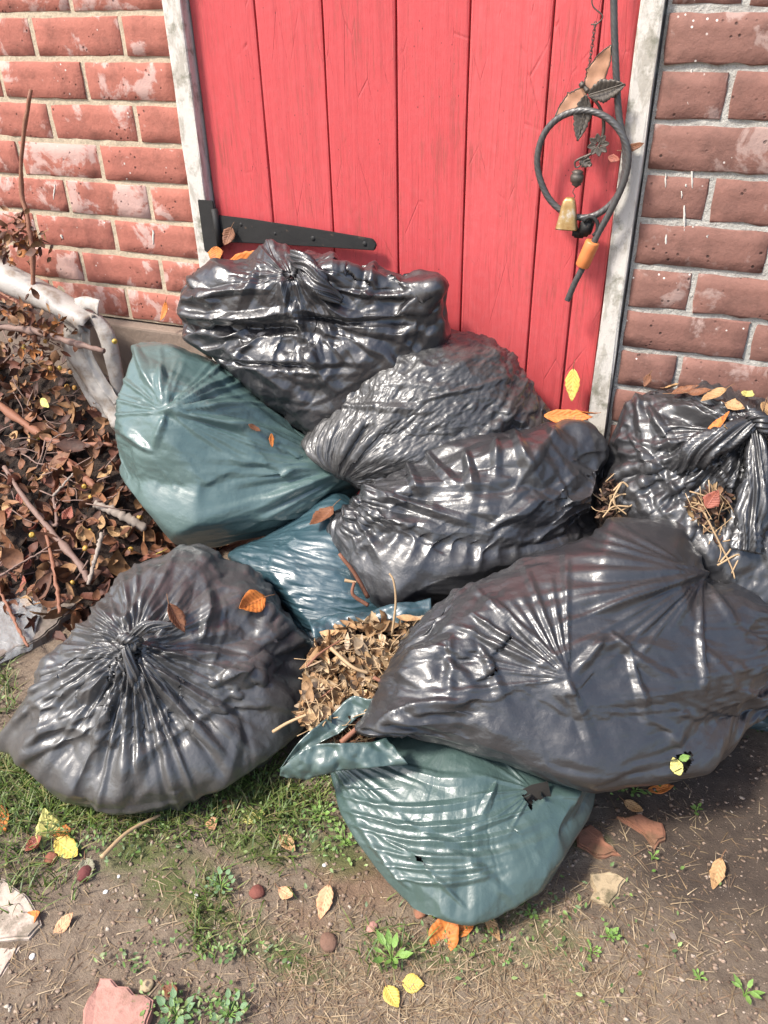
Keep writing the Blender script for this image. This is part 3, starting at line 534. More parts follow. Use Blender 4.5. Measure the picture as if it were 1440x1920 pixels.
def run_bag(k):
    b = BAGS[k]; H = Hull(b['outline'], b['centre'], b['t'], b['T'], b.get('n', 2.3), seed=b['seed'], smooth=b.get('smooth', 5), tilt=b.get('tilt', (0, .15)), K=b.get('K', 70), grow=b.get('grow', 1.))
    if 'knotdir' in b: pole = np.array(b['knotdir'], float)
    else:
        u, v = b.get('knotpx', b.get('knot')); cc = b['centre']; c3 = H.E[2]
        q = at_depth(u, v, b['t'])-H.c; q -= c3*np.dot(q, c3); L = np.linalg.norm(q); rr = np.interp(math.atan2(q@H.E[1], q@H.E[0]), H.g, H.rho, period=2*np.pi)
        f = min(.999, L/rr); pole = q+c3*H.T*(1-f**H.n)**(1/H.n)
    kw = {x: b[x] for x in ('ec', 'em', 'ek', 'eb', 'lo', 'hi', 'bend', 'its', 'pulls', 'a0', 'amp') if x in b}
    X, d = bag_sim(H, pole, seed=b['seed'], **({'M': 160, 'N': 84} if k == 'L' else {}), **kw)
    X = creases(H, X, d, pole, b['seed'], **{x: b[x] for x in ('pleats', 'crumple', 'lines', 'stars', 'fine', 'fac', 'iso', 'ani') if x in b})
    return k, H, X[0], X[1]
with ThreadPoolExecutor(4) as ex: RR = {k: (H, X, F3) for k, H, X, F3 in ex.map(run_bag, list(BAGS))}
BAGOBJ = {}; RES = {k: v[:2] for k, v in RR.items()}
for k, (H, X) in RES.items():
    b = BAGS[k]; base = np.array([H.c[0], H.c[1], X[..., 2].min()])
    me = grid_mesh('refuse_bag', X-base, off=base, holes=b.get('holes', ())); at = me.attributes.new('fold', 'FLOAT_VECTOR', 'POINT'); fv = RR[k][2]; fv = np.concatenate([fv.reshape(-1, 3), fv[0].mean(0)[None], fv[-1].mean(0)[None]])
    at.data.foreach_set('vector', fv.astype(np.float32).ravel()); o = link(b['name'], me, b['mat']); o.location = base; BAGOBJ[k] = o
    tag(o, b['label'], 'refuse bag', 'refuse bags heaped against the door')
# ================================================================== ground
def axis(a, b, fine, lo, hi):
    c = np.arange(a, b, fine); e = []; st = fine*2; x = b
    while x < hi: e.append(x); x += st; st *= 1.5
    e.append(hi); f = []; st = fine*2; x = a-fine
    while x > lo: f.append(x); x -= st; st *= 1.5
    f.append(lo); return np.concatenate([f[::-1], c, e])
def ground_z(x, y):
    P = np.stack([x, y, np.zeros_like(x)], -1); near = np.clip(1.5-np.hypot(x+.4, y+.8)*.5, 0, 1)
    return (.006*vnoise(P, 5, 1, 3)+.004*vnoise(P, 26, 2, 3)+.0022*np.abs(vnoise(P, 75, 3, 2)))*near-.002
gx, gy = axis(-1.5, .55, .0065, -60, 60), axis(-1.42, -.15, .0065, -60, 3.)
GX, GY = np.meshgrid(gx, gy, indexing='ij'); GZ = ground_z(GX, GY); a, b = GX.shape
i, j = np.meshgrid(np.arange(a-1), np.arange(b-1), indexing='ij')
gm = npmesh('ground', np.stack([GX, GY, GZ], -1).reshape(-1, 3), np.stack([i*b+j, (i+1)*b+j, (i+1)*b+j+1, i*b+j+1], -1).reshape(-1, 4))
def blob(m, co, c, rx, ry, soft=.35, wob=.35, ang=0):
    """soft patch mask centred at world c with ragged edge (a patch of differently coloured ground)"""
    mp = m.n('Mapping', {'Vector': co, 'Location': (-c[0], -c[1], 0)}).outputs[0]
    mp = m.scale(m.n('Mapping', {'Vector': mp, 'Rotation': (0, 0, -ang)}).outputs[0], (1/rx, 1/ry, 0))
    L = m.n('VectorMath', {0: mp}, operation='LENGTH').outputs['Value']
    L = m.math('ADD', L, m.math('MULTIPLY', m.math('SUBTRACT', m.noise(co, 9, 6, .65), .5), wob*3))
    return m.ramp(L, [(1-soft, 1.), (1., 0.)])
m = Mt('garden_soil'); co = m.coord('Object'); n1 = m.noise(co, 5, 6, .6); n2 = m.noise(co, 38, 7, .68); n3 = m.noise(co, 320, 5, .75); n4 = m.noise(co, 14, 5, .6)
c = m.mix(n1, (.19, .142, .098), (.28, .215, .155)); c = m.mix(m.ramp(n2, [(.35, .6), (.58, 0.)]), c, (.085, .056, .04))
c = m.mix(m.ramp(n3, [(.55, 0.), (.75, .55)]), c, (.27, .21, .16))
st = on_z(900, 1850); c = m.mix(m.math('MULTIPLY', blob(m, co, st, .36, .17, .6), .55), c, m.mix(n3, (.17, .12, .08), (.33, .26, .18)))
dk = on_z(1340, 1520); c = m.mix(m.math('MULTIPLY', blob(m, co, dk, .3, .32, .6), .85), c, m.mix(n2, (.028, .019, .014), (.07, .047, .035)))  # darker humus, with shade beside the bags also put into its colour
for u, v, rx, ry, k in ((660, 1650, .08, .05, .8), (1000, 1625, .06, .05, .5), (570, 1720, .05, .03, .6)):
    c = m.mix(m.math('MULTIPLY', blob(m, co, on_z(u, v), rx, ry, .5), k*.55), c, (.20, .095, .05))
for u, v, rx, ry in ((430, 1740, .06, .05), (460, 1580, .09, .04), (500, 1500, .14, .05), (250, 1590, .08, .05), (900, 1790, .06, .03), (30, 1450, .12, .08), (1090, 1570, .05, .03), (330, 1650, .12, .07), (620, 1600, .08, .05), (800, 1790, .1, .03), (560, 1800, .1, .04), (1000, 1760, .1, .05)):
    c = m.mix(m.math('MULTIPLY', blob(m, co, on_z(u, v), rx, ry, .7), m.ramp(n4, [(.36, 0.), (.52, .9)])), c, m.mix(n3, (.06, .085, .018), (.13, .15, .04)))
wsp = m.n('TexVoronoi', {'Vector': co, 'Scale': 90.}); c = m.mix(m.math('MULTIPLY', m.ramp(wsp.outputs['Distance'], [(.06, .9), (.11, 0.)]), m.ramp(n4, [(.58, 0.), (.62, 1.)])), c, (.5, .46, .42))
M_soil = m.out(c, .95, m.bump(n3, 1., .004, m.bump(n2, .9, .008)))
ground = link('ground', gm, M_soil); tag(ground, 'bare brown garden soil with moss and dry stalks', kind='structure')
def gpt(u, v, dz=0.):
    p = on_z(u, v, .0); return np.array([p[0], p[1], float(ground_z(np.array(p[0]), np.array(p[1])))+dz])
# ---- slabs and broken pieces set in the earth
def mat_stone(name, a, b, moss=.0):
    m = Mt(name); co = m.coord(); n1 = m.noise(co, 18, 6, .65); n2 = m.noise(co, 120, 5, .7); c = m.mix(n1, a, b)
    c = m.mix(m.ramp(n2, [(.5, 0.), (.7, .5)]), c, tuple(x*.45 for x in a)); c = m.mix(m.math('MULTIPLY', m.ramp(m.noise(co, 26, 6, .7), [(.5, 0.), (.62, 1.)]), moss), c, (.07, .06, .03))
    return m.out(c, .9, m.bump(n1, .6, .006, m.bump(n2, .5, .002)))
MS_pale = mat_stone('pale_stone', (.42, .33, .26), (.5, .42, .36), .6); MS_pink = mat_stone('pink_brick', (.36, .17, .13), (.43, .24, .2), .35)
MS_terra = mat_stone('terracotta', (.30, .13, .075), (.2, .09, .055), .5); MS_buff = mat_stone('buff_stone', (.33, .25, .15), (.4, .31, .2), .8)
MS_conc = mat_stone('grey_concrete', (.15, .12, .1), (.2, .165, .14), .3)
def slab(name, pxs, h, mat, label, cat, sink=.01, tilt=0):
    P = [on_z(*q) for q in pxs]; c = np.mean(P, 0); bm = bmesh.new(); out = []
    n = len(P)
    for k in range(n):
        A, B = P[k], P[(k+1) % n]; L = np.linalg.norm(B-A); q = max(2, int(L/.012))
        for t in range(q):
            p = A+(B-A)*t/q; nn = np.array([(B-A)[1], -(B-A)[0]])/L; p = p+np.array([*nn, 0])*random.gauss(0, .0022); out.append(p-c)
    vs = [bm.verts.new((p[0], p[1], -sink)) for p in out]; f = bm.faces.new(vs)
    if f.normal.z < 0: f.normal_flip()
    r = bmesh.ops.extrude_face_region(bm, geom=[f]); top = [g for g in r['geom'] if isinstance(g, bmesh.types.BMVert)]
    for v in top: v.co.z = h+tilt*v.co.x+random.uniform(-.001, .001); v.co.x *= .985; v.co.y *= .985
    bmesh.ops.recalc_face_normals(bm, faces=bm.faces)
    te = [e for e in bm.edges if e.verts[0] in top and e.verts[1] in top]
    bmesh.ops.bevel(bm, geom=te, offset=.003, segments=2, affect='EDGES')
    me = bpy.data.meshes.new(name); bm.to_mesh(me); bm.free()
    o = link(name, me, mat); o.location = (c[0], c[1], 0); tag(o, label, cat); return o
slab('paving_slab', [(-60,1640), (10,1648), (60,1688), (78,1735), (55,1762), (-70,1775)], .005, MS_pale, 'pale pinkish paving slab sunk in the soil with an orange leaf on it', 'slab')
slab('paving_slab', [(-70,1785), (40,1775), (20,1810), (-10,1850), (-70,1860)], .003, MS_pale, 'buff paving slab corner next to the pale pinkish slab', 'slab')
slab('brick_fragment', [(160,1902), (192,1838), (290,1882), (268,1985), (150,1990)], .012, MS_pink, 'flat pink broken brick lying in the soil', 'brick', .02)
slab('terracotta_shard', [(1157,1535), (1200,1528), (1240,1545), (1247,1575), (1230,1592), (1205,1568)], .005, MS_terra, 'jagged terracotta shard flat in dark soil beside the buff stone', 'shard')
slab('terracotta_shard', [(1075,1555), (1110,1545), (1135,1580), (1165,1605), (1120,1608), (1085,1585)], .004, MS_terra, 'dull terracotta shard half covered with moss near the green bag', 'shard')
slab('buff_stone', [(1107,1640), (1145,1632), (1172,1650), (1160,1680), (1140,1705), (1108,1685)], .004, MS_buff, 'flat buff stone in the soil with moss growing on it', 'stone')
slab('paving_slab', [(-90,1150), (60,1095), (130,1085), (170,1130), (80,1210), (-80,1290)], .02, MS_conc, 'grey brown slab below the dry twigs beside the knotted bag', 'slab')
# round stones
def stone(u, v, rpx, mat, label, flat=.6):
    p = gpt(u, v); r = rpx*depth_of(p)/F_PX; bm = bmesh.new(); bmesh.ops.create_icosphere(bm, subdivisions=3, radius=r)
    sd = random.random()*50
    for q in bm.verts:
        k = 1+.22*float(vnoise(np.array(q.co)/r+sd, 1.3, 3, 2)); q.co = Vector((q.co.x*k*1.15, q.co.y*k, q.co.z*k*flat))
    me = bpy.data.meshes.new('stone'); bm.to_mesh(me); bm.free()
    for f in me.polygons: f.use_smooth = True
    o = link('stone', me, mat); o.location = (p[0], p[1], p[2]+r*flat*.35); o.rotation_euler.z = random.random()*6; tag(o, label, 'stone')
stone(788, 1708, 12, MS_terra, 'small red brick lump at the tip of the dark green bag')
stone(617, 1765, 17, mat_stone('brown_clod', (.13, .07, .045), (.18, .1, .07)), 'round brown clod on the bare soil near the peach leaf')
stone(276, 1848, 12, MS_buff, 'oval tan pebble beside the flat pink brick')
stone(697, 1736, 10, MS_pink, 'pinkish pebble on the soil near the brick lump')
stone(500, 1772, 8, MS_buff, 'small tan pebble beside the mossy mound')
stone(1262, 1755, 7, MS_conc, 'little grey pebble in the dark soil below the tan leaf')
M_chip = mat_stone('white_chip', (.5, .49, .47), (.6, .59, .57))
for (u, v, r, l) in ((198, 1672, 7, 'white stone chip on the soil beside the dark shrivelled leaf'), (60, 1792, 9, 'elongated white chip beside the paving slabs'), (608, 1623, 6, 'white stone chip near the clover by the green bag'), (368, 1679, 7, 'bluish white chip beside the round leaved weed'), (222, 1642, 5, 'tiny white chip near the grass edge')):
    stone(u, v, r*.6, M_chip, l, .5)
stone(160, 1640, 14, mat_stone('maroon_fruit', (.10, .02, .02), (.16, .05, .045)), 'dark maroon shrivelled fruit on the soil by the yellow leaf', .8)
stone(482, 1672, 13, mat_stone('maroon_fruit_b', (.14, .04, .03), (.2, .07, .05)), 'reddish shrivelled fruit beside the grass clump', .8)
stone(95, 1608, 11, mat_stone('fruit_c', (.19, .06, .035), (.26, .1, .06)), 'reddish brown crab apple on the soil below the curled brown leaf', .85)
# ---- crumbs
def scatter_crumbs(n):
    ico = bmesh.new(); bmesh.ops.create_icosphere(ico, subdivisions=1, radius=1); IV = np.array([v.co for v in ico.verts]); IF = np.array([[v.index for v in f.verts] for f in ico.faces]); ico.free()
    Vs, Ts = [], []; r = np.random.default_rng(4); k = 0
    while k < n:
        u, v = r.uniform(-100, 1540), r.uniform(1380, 2050); p = on_z(u, v); 
        if vnoise(p, 7, 8, 2) < r.uniform(-.5, .3): continue
        s = .0005+.003*r.random()**6; V = IV*(1+.35*r.normal(size=(len(IV), 1)))*s*np.array([1.2, 1, .7]); p[2] = float(ground_z(np.array(p[0]), np.array(p[1])))+s*.2
        Vs.append(V+p); Ts.append(IF+k*len(IV)); k += 1
    return npmesh('soil_crumbs', np.concatenate(Vs), np.zeros((0, 4)), False, None, np.concatenate(Ts))
m = Mt('crumbs'); co = m.coord(); n = m.noise(co, 60, 2); M_cr = m.out(m.ramp(n, [(.3, (.07, .045, .03)), (.45, (.15, .1, .07)), (.58, (.26, .19, .14)), (.72, (.4, .35, .29))]), .95)
tag(link('soil_crumbs', scatter_crumbs(11000), M_cr), 'loose crumbs of earth and grit over the soil', 'soil', kind='stuff')
# ================================================================== leaves
def leaf_grid(L, W, nu=9, nv=5, fold=.25, curl=.6, twist=0., wave=.0, seed=0, shape=1.):
    """leaf lying in xy, tip at +x; returns (nu,nv,3)"""
    r = np.random.default_rng(seed); u = np.linspace(0, 1, nu)[:, None]; v = np.linspace(-1, 1, nv)[None]
    w_ = W*.5*np.sin(np.pi*np.clip(u, .015, .985)**(.8*shape))**.85*(1+.06*r.normal(size=(nu, 1)))
    y = v*w_; z = np.abs(v)*w_*fold; ang = curl*(u-.3); x = u*L+0*v
    if abs(curl) > 1e-3: R_ = L/curl; x = R_*np.sin(ang)+0*v; zc = R_*(1-np.cos(ang))
    else: zc = 0*u
    xx = x-np.sin(ang)*z; zz = zc+np.cos(ang)*z+wave*W*np.sin(u*9+seed)*v*v
    tw = twist*u; P = np.stack([xx, y*np.cos(tw)-zz*np.sin(tw), y*np.sin(tw)+zz*np.cos(tw)], -1); P -= P[nu//2, nv//2]; P[..., 2] -= P[..., 2].min()*.5
    return P
def gridQ(a, b, o=0):
    i, j = np.meshgrid(np.arange(a-1), np.arange(b-1), indexing='ij'); return np.stack([i*b+j, (i+1)*b+j, (i+1)*b+j+1, i*b+j+1], -1).reshape(-1, 4)+o
def mat_leaf(name, a, b, spot, rough=.6):
    m = Mt(name); co = m.coord('Object'); uv = m.coord('UV'); n1 = m.noise(co, 40, 5, .65); n2 = m.noise(co, 140, 4, .6)
    c = m.mix(m.ramp(n1, [(.3, 0.), (.7, 1.)]), a, b); c = m.mix(m.ramp(n2, [(.58, 0.), (.7, .8)]), c, spot)
    sx = m.n('SeparateXYZ', {0: uv}); mid = m.ramp(m.math('ABSOLUTE', m.math('SUBTRACT', sx.outputs[1], .5)), [(.0, 1.), (.06, 0.)])
    vein = m.n('TexWave', {'Vector': m.n('CombineXYZ', {0: m.math('ADD', sx.outputs[0], m.math('MULTIPLY', m.math('ABSOLUTE', m.math('SUBTRACT', sx.outputs[1], .5)), -.5)), 1: 0., 2: 0.}).outputs[0], 'Scale': 2.4}); vv = vein.outputs['Fac']
    c = m.mix(m.math('MULTIPLY', mid, .5), c, tuple(min(1, x*1.5+.03) for x in b))
    return m.out(c, rough, m.bump(mid, .6, .001, m.bump(vv, .35, .0012, m.bump(n1, .4, .002))), Specular_IOR_Level=.35)
ML = {'orange': mat_leaf('leaf_orange', (.55, .19, .04), (.42, .12, .025), (.16, .04, .015)), 'brown': mat_leaf('leaf_brown', (.20, .085, .04), (.13, .05, .025), (.06, .025, .015)),
      'yellow': mat_leaf('leaf_yellow', (.55, .40, .07), (.48, .36, .10), (.25, .13, .03)), 'pale': mat_leaf('leaf_pale', (.52, .46, .16), (.42, .40, .12), (.2, .15, .04)),
      'tan': mat_leaf('leaf_tan', (.40, .25, .12), (.30, .17, .075), (.12, .06, .03)), 'peach': mat_leaf('leaf_peach', (.52, .31, .18), (.47, .24, .12), (.2, .08, .04)),
      'green': mat_leaf('leaf_green', (.10, .20, .04), (.16, .24, .05), (.05, .1, .02), .45), 'grey': mat_leaf('leaf_grey', (.24, .23, .16), (.17, .15, .1), (.08, .06, .04)),
      'red': mat_leaf('leaf_red', (.30, .09, .055), (.22, .07, .05), (.08, .02, .02))}
M_stalk = Mt('leaf_stalk').out((.17, .085, .04), .7)
def leaf(pos, nrm, L, W, rot, col, label, group=None, fold=.25, curl=.6, twist=0, lift=.002, stalk=True, seed=None, cat='leaf', tiltx=0, name='fallen_leaf'):
    seed = random.randrange(9999) if seed is None else seed
    G = leaf_grid(L, W, 13, 7, fold, curl, twist, .03, seed); a, b = G.shape[:2]
    uv = np.stack(np.meshgrid(np.linspace(0, 1, a), np.linspace(0, 1, b), indexing='ij'), -1).reshape(-1, 2)
    me = npmesh(name, G.reshape(-1, 3), gridQ(a, b), True, uv); o = link(name, me, ML[col]); sm = o.modifiers.new('thick', 'SOLIDIFY'); sm.thickness = .0005
    if stalk:
        p0 = G[0, b//2]; V, Q, T = tube_arrays(spline([p0+np.array([.002, 0, 0]), p0+np.array([-.12*L, .02*L, .03*L]), p0+np.array([-.3*L, .07*L, .05*L])], 6), np.linspace(.0009, .0006, 6), 5)
        link('stalk', npmesh('stalk', V, Q, True, None, T), M_stalk, o)
    z = Vector(nrm).normalized(); M_ = z.to_track_quat('Z', 'Y').to_matrix().to_4x4()@Matrix.Rotation(rot, 4, 'Z')@Matrix.Rotation(tiltx, 4, 'X')
    M_.translation = Vector(pos)+z*lift; o.matrix_world = M_; tag(o, label, cat, group); return o
def pxdir(u, v, ang_deg):
    """ground yaw for a leaf that points along the photo angle ang (0=right, 90=down)"""
    a = on_z(u, v); q = on_z(u+10*math.cos(math.radians(ang_deg)), v+10*math.sin(math.radians(ang_deg))); return math.atan2(q[1]-a[1], q[0]-a[0])
def gleaf(u, v, Lpx, Wpx, ang, col, label, **k):
    p = gpt(u, v); s = depth_of(p)/F_PX; yaw = pxdir(u, v, ang)
    leaf(p, (random.uniform(-.2, .2), random.uniform(-.5, -.1), 1), Lpx*s*1.15, Wpx*s*1.1, yaw, col, label, lift=.004, **k)
gleaf(93, 1560, 78, 42, -70, 'pale', 'pale yellow green leaf standing in the grass edge below the knotted bag', curl=.4, tiltx=.3)
gleaf(130, 1592, 62, 34, 60, 'yellow', 'bright yellow curled leaf beside the pale yellow green one', curl=1.2)
gleaf(72, 1588, 46, 34, 20, 'red', 'curled reddish brown leaf among grass beside two yellow leaves', curl=2.2, fold=.6)
gleaf(60, 1724, 40, 30, -40, 'orange', 'rounded orange leaf lying on the pale paving slab', curl=.3)
gleaf(122, 1731, 42, 22, -30, 'peach', 'small peach leaf between the paving slab and bare soil', curl=.4)
gleaf(478, 1533, 42, 22, 10, 'pale', 'yellow green leaf in the grass between the two front bags', curl=.5)
gleaf(610, 1692, 54, 28, 100, 'peach', 'peach pointed leaf upright on bare soil left of the green bag tip', curl=.3)
gleaf(540, 1677, 36, 22, 10, 'peach', 'small curled peach leaf between grass clump and pointed leaf', curl=1.4)
gleaf(835, 1745, 74, 52, -40, 'orange', 'large crisp orange leaf at the tip of the dark green bag', curl=1.0, fold=.5)
gleaf(872, 1738, 46, 22, 0, 'orange', 'narrow orange leaf touching the large crisp one', curl=.9, fold=.5)
gleaf(1345, 1640, 54, 24, 75, 'tan', 'tan pointed leaf alone on the dark soil', curl=.5)
gleaf(775, 1843, 36, 30, 20, 'yellow', 'rounded yellow leaf in the weeds at the dry straw', curl=.3)
gleaf(735, 1870, 40, 28, 100, 'yellow', 'brownish yellow leaf below the rounded yellow leaf', curl=.8)
gleaf(400, 1546, 30, 20, 30, 'peach', 'pinkish leaf scrap in the moss below the knotted bag', curl=.8, stalk=False)
gleaf(540, 1582, 40, 22, 80, 'tan', 'tan folded leaf in the grass left of the dark green bag', curl=.8, fold=.6)
gleaf(4, 1535, 60, 30, 80, 'orange', 'orange brown leaf in the long grass beyond the yellow leaves', curl=.6)
gleaf(1240, 1478, 42, 20, -8, 'orange', 'orange leaf tucked under the edge of the large stretched bag', curl=.7)
gleaf(1190, 1512, 36, 18, 15, 'tan', 'tan leaf scrap just below the large stretched bag', curl=1.0)
gleaf(235, 1503, 40, 24, 60, 'orange', 'orange leaf poking from under the knotted bag', curl=.8)
gleaf(925, 1738, 48, 18, 60, 'tan', 'slender brown leaf beside the sprout at the green bag tip', curl=.5)
gleaf(165, 1632, 40, 26, 130, 'grey', 'grey withered leaf beside the maroon fruit', curl=1.0, fold=.5)
gleaf(120, 1562, 30, 24, 160, 'orange', 'orange brown leaf partly hidden behind the bright yellow leaf', curl=.8)
gleaf(325, 1862, 40, 22, 10, 'brown', 'dark brown curled leaf beside the pink brick', curl=1.8, fold=.5)
gleaf(430, 1512, 34, 20, 200, 'brown', 'brown leaf lying in grass at the edge of the knotted bag', curl=1.0)
gleaf(985, 1480, 34, 18, 170, 'orange', 'orange leaf scrap where the black bag rests on the green bag', curl=.8)
def bag_hit(k, u, v):
    H, X = RES[k]; px, py = proj(X); dd = np.hypot(px-u, py-v); z = (X-CAM)@AF; ok = dd < 6
    if not ok.any(): i = np.unravel_index(dd.argmin(), dd.shape)
    else: i = np.unravel_index(np.where(ok, z, 9).argmin(), dd.shape)
    n, mm = X.shape[:2]; e1 = X[i[0], (i[1]+6) % mm]-X[i[0], i[1]-6]; e2 = X[min(n-1, i[0]+5), i[1]]-X[max(0, i[0]-5), i[1]]; nr = np.cross(e1, e2); nr /= np.linalg.norm(nr)+1e-9
    if np.dot(nr, CAM-X[i]) < 0: nr = -nr
    return X[i], nr
def bleaf(k, u, v, Lpx, Wpx, ang, col, label, lift=.005, **kw):
    p, n = bag_hit(k, u, v); s = depth_of(p)/F_PX
    q = p+ (math.cos(math.radians(ang))*AR-math.sin(math.radians(ang))*AU)*.02; t = q-p; t -= n*np.dot(t, n)
    B = Vector(n).to_track_quat('Z', 'Y').to_matrix().inverted()@Vector(t); leaf(p, n, Lpx*s*1.1, Wpx*s*1.1, math.atan2(B.y, B.x), col, label, lift=lift, **kw)
bleaf('I', 474, 1132, 60, 40, 150, 'orange', 'glossy orange leaf on top of the dusty knotted bag', curl=.7, fold=.4)
bleaf('I', 330, 1160, 56, 28, 60, 'brown', 'narrow brown leaf with long stalk near the knot of the dusty bag', curl=.5, fold=.5)
bleaf('I', 298, 1022, 22, 15, 10, 'yellow', 'tiny yellow leaf on the back edge of the dusty knotted bag', curl=.4)
bleaf('E', 604, 978, 62, 32, 110, 'brown', 'curled brown leaf lying in the fold of the dark teal bag', curl=1.1, fold=.5, lift=.01)
bleaf('B', 480, 806, 24, 10, 20, 'brown', 'tiny brown leaf stuck on the side of the plump green bag', stalk=False)
bleaf('B', 512, 826, 24, 9, 90, 'orange', 'tiny orange leaf below the brown one on the plump green bag', stalk=False)
p_ = bag_hit('D', 1066, 772)[0]; leaf(p_, (.1, -.8, .6), .085, .026, .05, 'orange', 'long orange leaf lying across the back of the smooth black bag', curl=.4, lift=.012, stalk=False)
bleaf('D', 1100, 782, 44, 16, 25, 'orange', 'short orange leaf under the long one on the smooth black bag', curl=.8, lift=.012, stalk=False)
bleaf('D', 1076, 745, 20, 16, 90, 'tan', 'small tan leaf scrap behind the long orange leaf', stalk=False)
for (u, v, L_, W_, a, c_, t_) in ((1335, 748, 50, 24, 150, 'tan', 'pointed tan leaf'), (1285, 735, 46, 20, 10, 'brown', 'long brown leaf'), (1375, 765, 36, 22, 40, 'tan', 'yellowish tan leaf'), (1345, 800, 60, 18, -25, 'orange', 'orange brown leaf'), (1262, 728, 28, 18, 60, 'tan', 'small tan leaf'), (1310, 740, 40, 16, 20, 'brown', 'thin brown leaf'), (1428, 800, 60, 34, 80, 'tan', 'large withered tan leaf'), (1395, 745, 34, 20, -60, 'pale', 'pale dry leaf'), (1434, 770, 40, 26, 110, 'tan', 'crumpled tan leaf'), (1370, 800, 36, 18, 170, 'tan', 'short tan leaf')):
    bleaf('H', u, v, L_, W_, a, c_, t_+' on the torn knotted bag', curl=random.uniform(.4, 1.4), fold=.5, lift=.007)
def wleaf(u, v, y, Lpx, Wpx, ang, col, label, **kw):
    p = on_wall(u, v, y); s = depth_of(p)/F_PX; leaf(p, (random.uniform(-.2, .2), -1, .3), Lpx*s, Wpx*s, -math.radians(ang) if True else 0, col, label, lift=.003, **kw)
wleaf(430, 444, -.03, 36, 26, 110, 'brown', 'brown leaf caught on the black strap hinge', curl=1.0)
wleaf(474, 486, -.075, 112, 30, -12, 'orange', 'long bright orange leaf lying behind the crumpled glossy bag under the hinge', curl=.5, stalk=False)
wleaf(408, 478, -.04, 30, 34, 80, 'orange', 'orange leaf at the foot of the left jamb plate', curl=.5, stalk=False)
wleaf(1075, 722, -.03, 60, 28, 80, 'yellow', 'yellow leaf standing upright against the red door foot', curl=.4)
wleaf(1214, 713, -.03, 26, 14, 100, 'brown', 'small brown leaf hanging on the brown brick wall', curl=.8)
wleaf(1190, 276, -.026, 40, 14, -20, 'brown', 'brown leaf trapped behind the cable on the jamb', curl=.8)
wleaf(1152, 298, -.032, 24, 14, 10, 'red', 'dark red leaf scrap behind the coiled cable', curl=.8, stalk=False)
wleaf(310, 585, -.03, 40, 12, 100, 'orange', 'curled orange leaf hanging at the wall beside the crumpled glossy bag', curl=1.5)
def scatter_leaves(name, P, N_, Ls, cols, seed, fold=(.1, .8), curl=(.2, 2.2), tilt=.7, wr=(.38, .62)):
    """many small leaves as one mesh with a colour per leaf"""
    r = np.random.default_rng(seed); Vs, Qs, Cs = [], [], []; base = [leaf_grid(1, r.uniform(*wr), 5, 3, r.uniform(*fold), r.uniform(*curl), r.normal()*.5, 0, k) for k in range(24)]
    for k in range(len(P)):
        G = base[r.integers(24)]*Ls[k]; a, b = G.shape[:2]; n = N_[k]+r.normal(size=3)*tilt; n /= np.linalg.norm(n); t = np.cross(n, r.normal(size=3)); t /= np.linalg.norm(t); s = np.cross(n, t)
        Vs.append(P[k]+G.reshape(-1, 3)@np.stack([t, s, n])); Qs.append(gridQ(a, b, k*a*b)); c = np.array(cols[r.integers(len(cols))])*r.uniform(.65, 1.25); Cs.append(np.repeat(np.r_[c, 1][None], a*b, 0))
    me = npmesh(name, np.concatenate(Vs), np.concatenate(Qs)); ca = me.color_attributes.new('Col', 'FLOAT_COLOR', 'POINT'); ca.data.foreach_set('color', np.concatenate(Cs).astype(np.float32).ravel()); return me
def mat_vcol(name, rough=.65):
    m = Mt(name); at = m.n('VertexColor', layer_name='Col').outputs[0]; co = m.coord(); n1 = m.noise(co, 90, 4, .6)
    return m.out(m.mix(m.ramp(n1, [(.4, .6), (.65, 0.)]), at, m.mix(1., at, (.35, .3, .28), 'MULTIPLY')), rough, m.bump(n1, .4, .002), Specular_IOR_Level=.4)
M_vleaf = mat_vcol('dry_leaf_mix')
# ---- heap of cuttings on the left
def heap_h(x, y):
    t = np.clip((-y-.03)/.60, 0, 1); side = np.clip((-.93-x)/.22, 0, 1); P = np.stack([x, y, 0*x], -1)
    return (.30*(1-t)**1.15)*side+.02*vnoise(P, 7, 3, 3)*side*(1-t)-.012*(1-side)-.012*(t >= 1)
hx, hy = np.linspace(-2.4, -.9, 120), np.linspace(-.64, -.03, 60); HX, HY = np.meshgrid(hx, hy, indexing='ij'); HZ = heap_h(HX, HY)
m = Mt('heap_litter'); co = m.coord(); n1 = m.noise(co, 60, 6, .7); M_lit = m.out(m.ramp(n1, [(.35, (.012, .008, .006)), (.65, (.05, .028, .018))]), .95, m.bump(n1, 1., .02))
hb = link('leaf_mould', npmesh('leaf_mould', np.stack([HX, HY, HZ-.012], -1).reshape(-1, 3), gridQ(120, 60)), M_lit); tag(hb, 'dark leaf mould under the dry cuttings', 'leaf mould', kind='stuff')
def on_heap(u, v, up=0.):
    d = ray(u, v); ts = np.linspace(.9, 3.2, 1400); P = CAM+ts[:, None]*d; hh = np.maximum(heap_h(P[:, 0], P[:, 1]), 0)+up; hit = (P[:, 2] < hh) | (P[:, 1] > -.035)
    return P[hit.argmax()]
r = np.random.default_rng(12); Px = []
for k in range(1700):
    x, y = r.uniform(-2.2, -.95), -.03-.62*r.random()**1.0; Px.append((x, y, max(0., float(heap_h(np.array(x), np.array(y))))+r.uniform(-.01, .03)))
brn = [(.16, .065, .032), (.11, .045, .025), (.21, .09, .042), (.07, .03, .02), (.26, .13, .06), (.14, .05, .03), (.30, .16, .07)]
Px = np.array(Px); hl = link('dry_leaf_heap', scatter_leaves('dry_leaf_heap', Px, np.tile([0, -.6, .8], (len(Px), 1)), np.clip(.024*np.exp(r.normal(size=len(Px))*.55)+.012, .014, .08), brn, 5), M_vleaf)
tag(hl, 'heap of small brown dry leaves beside the plump green bag', 'leaf heap', kind='stuff')
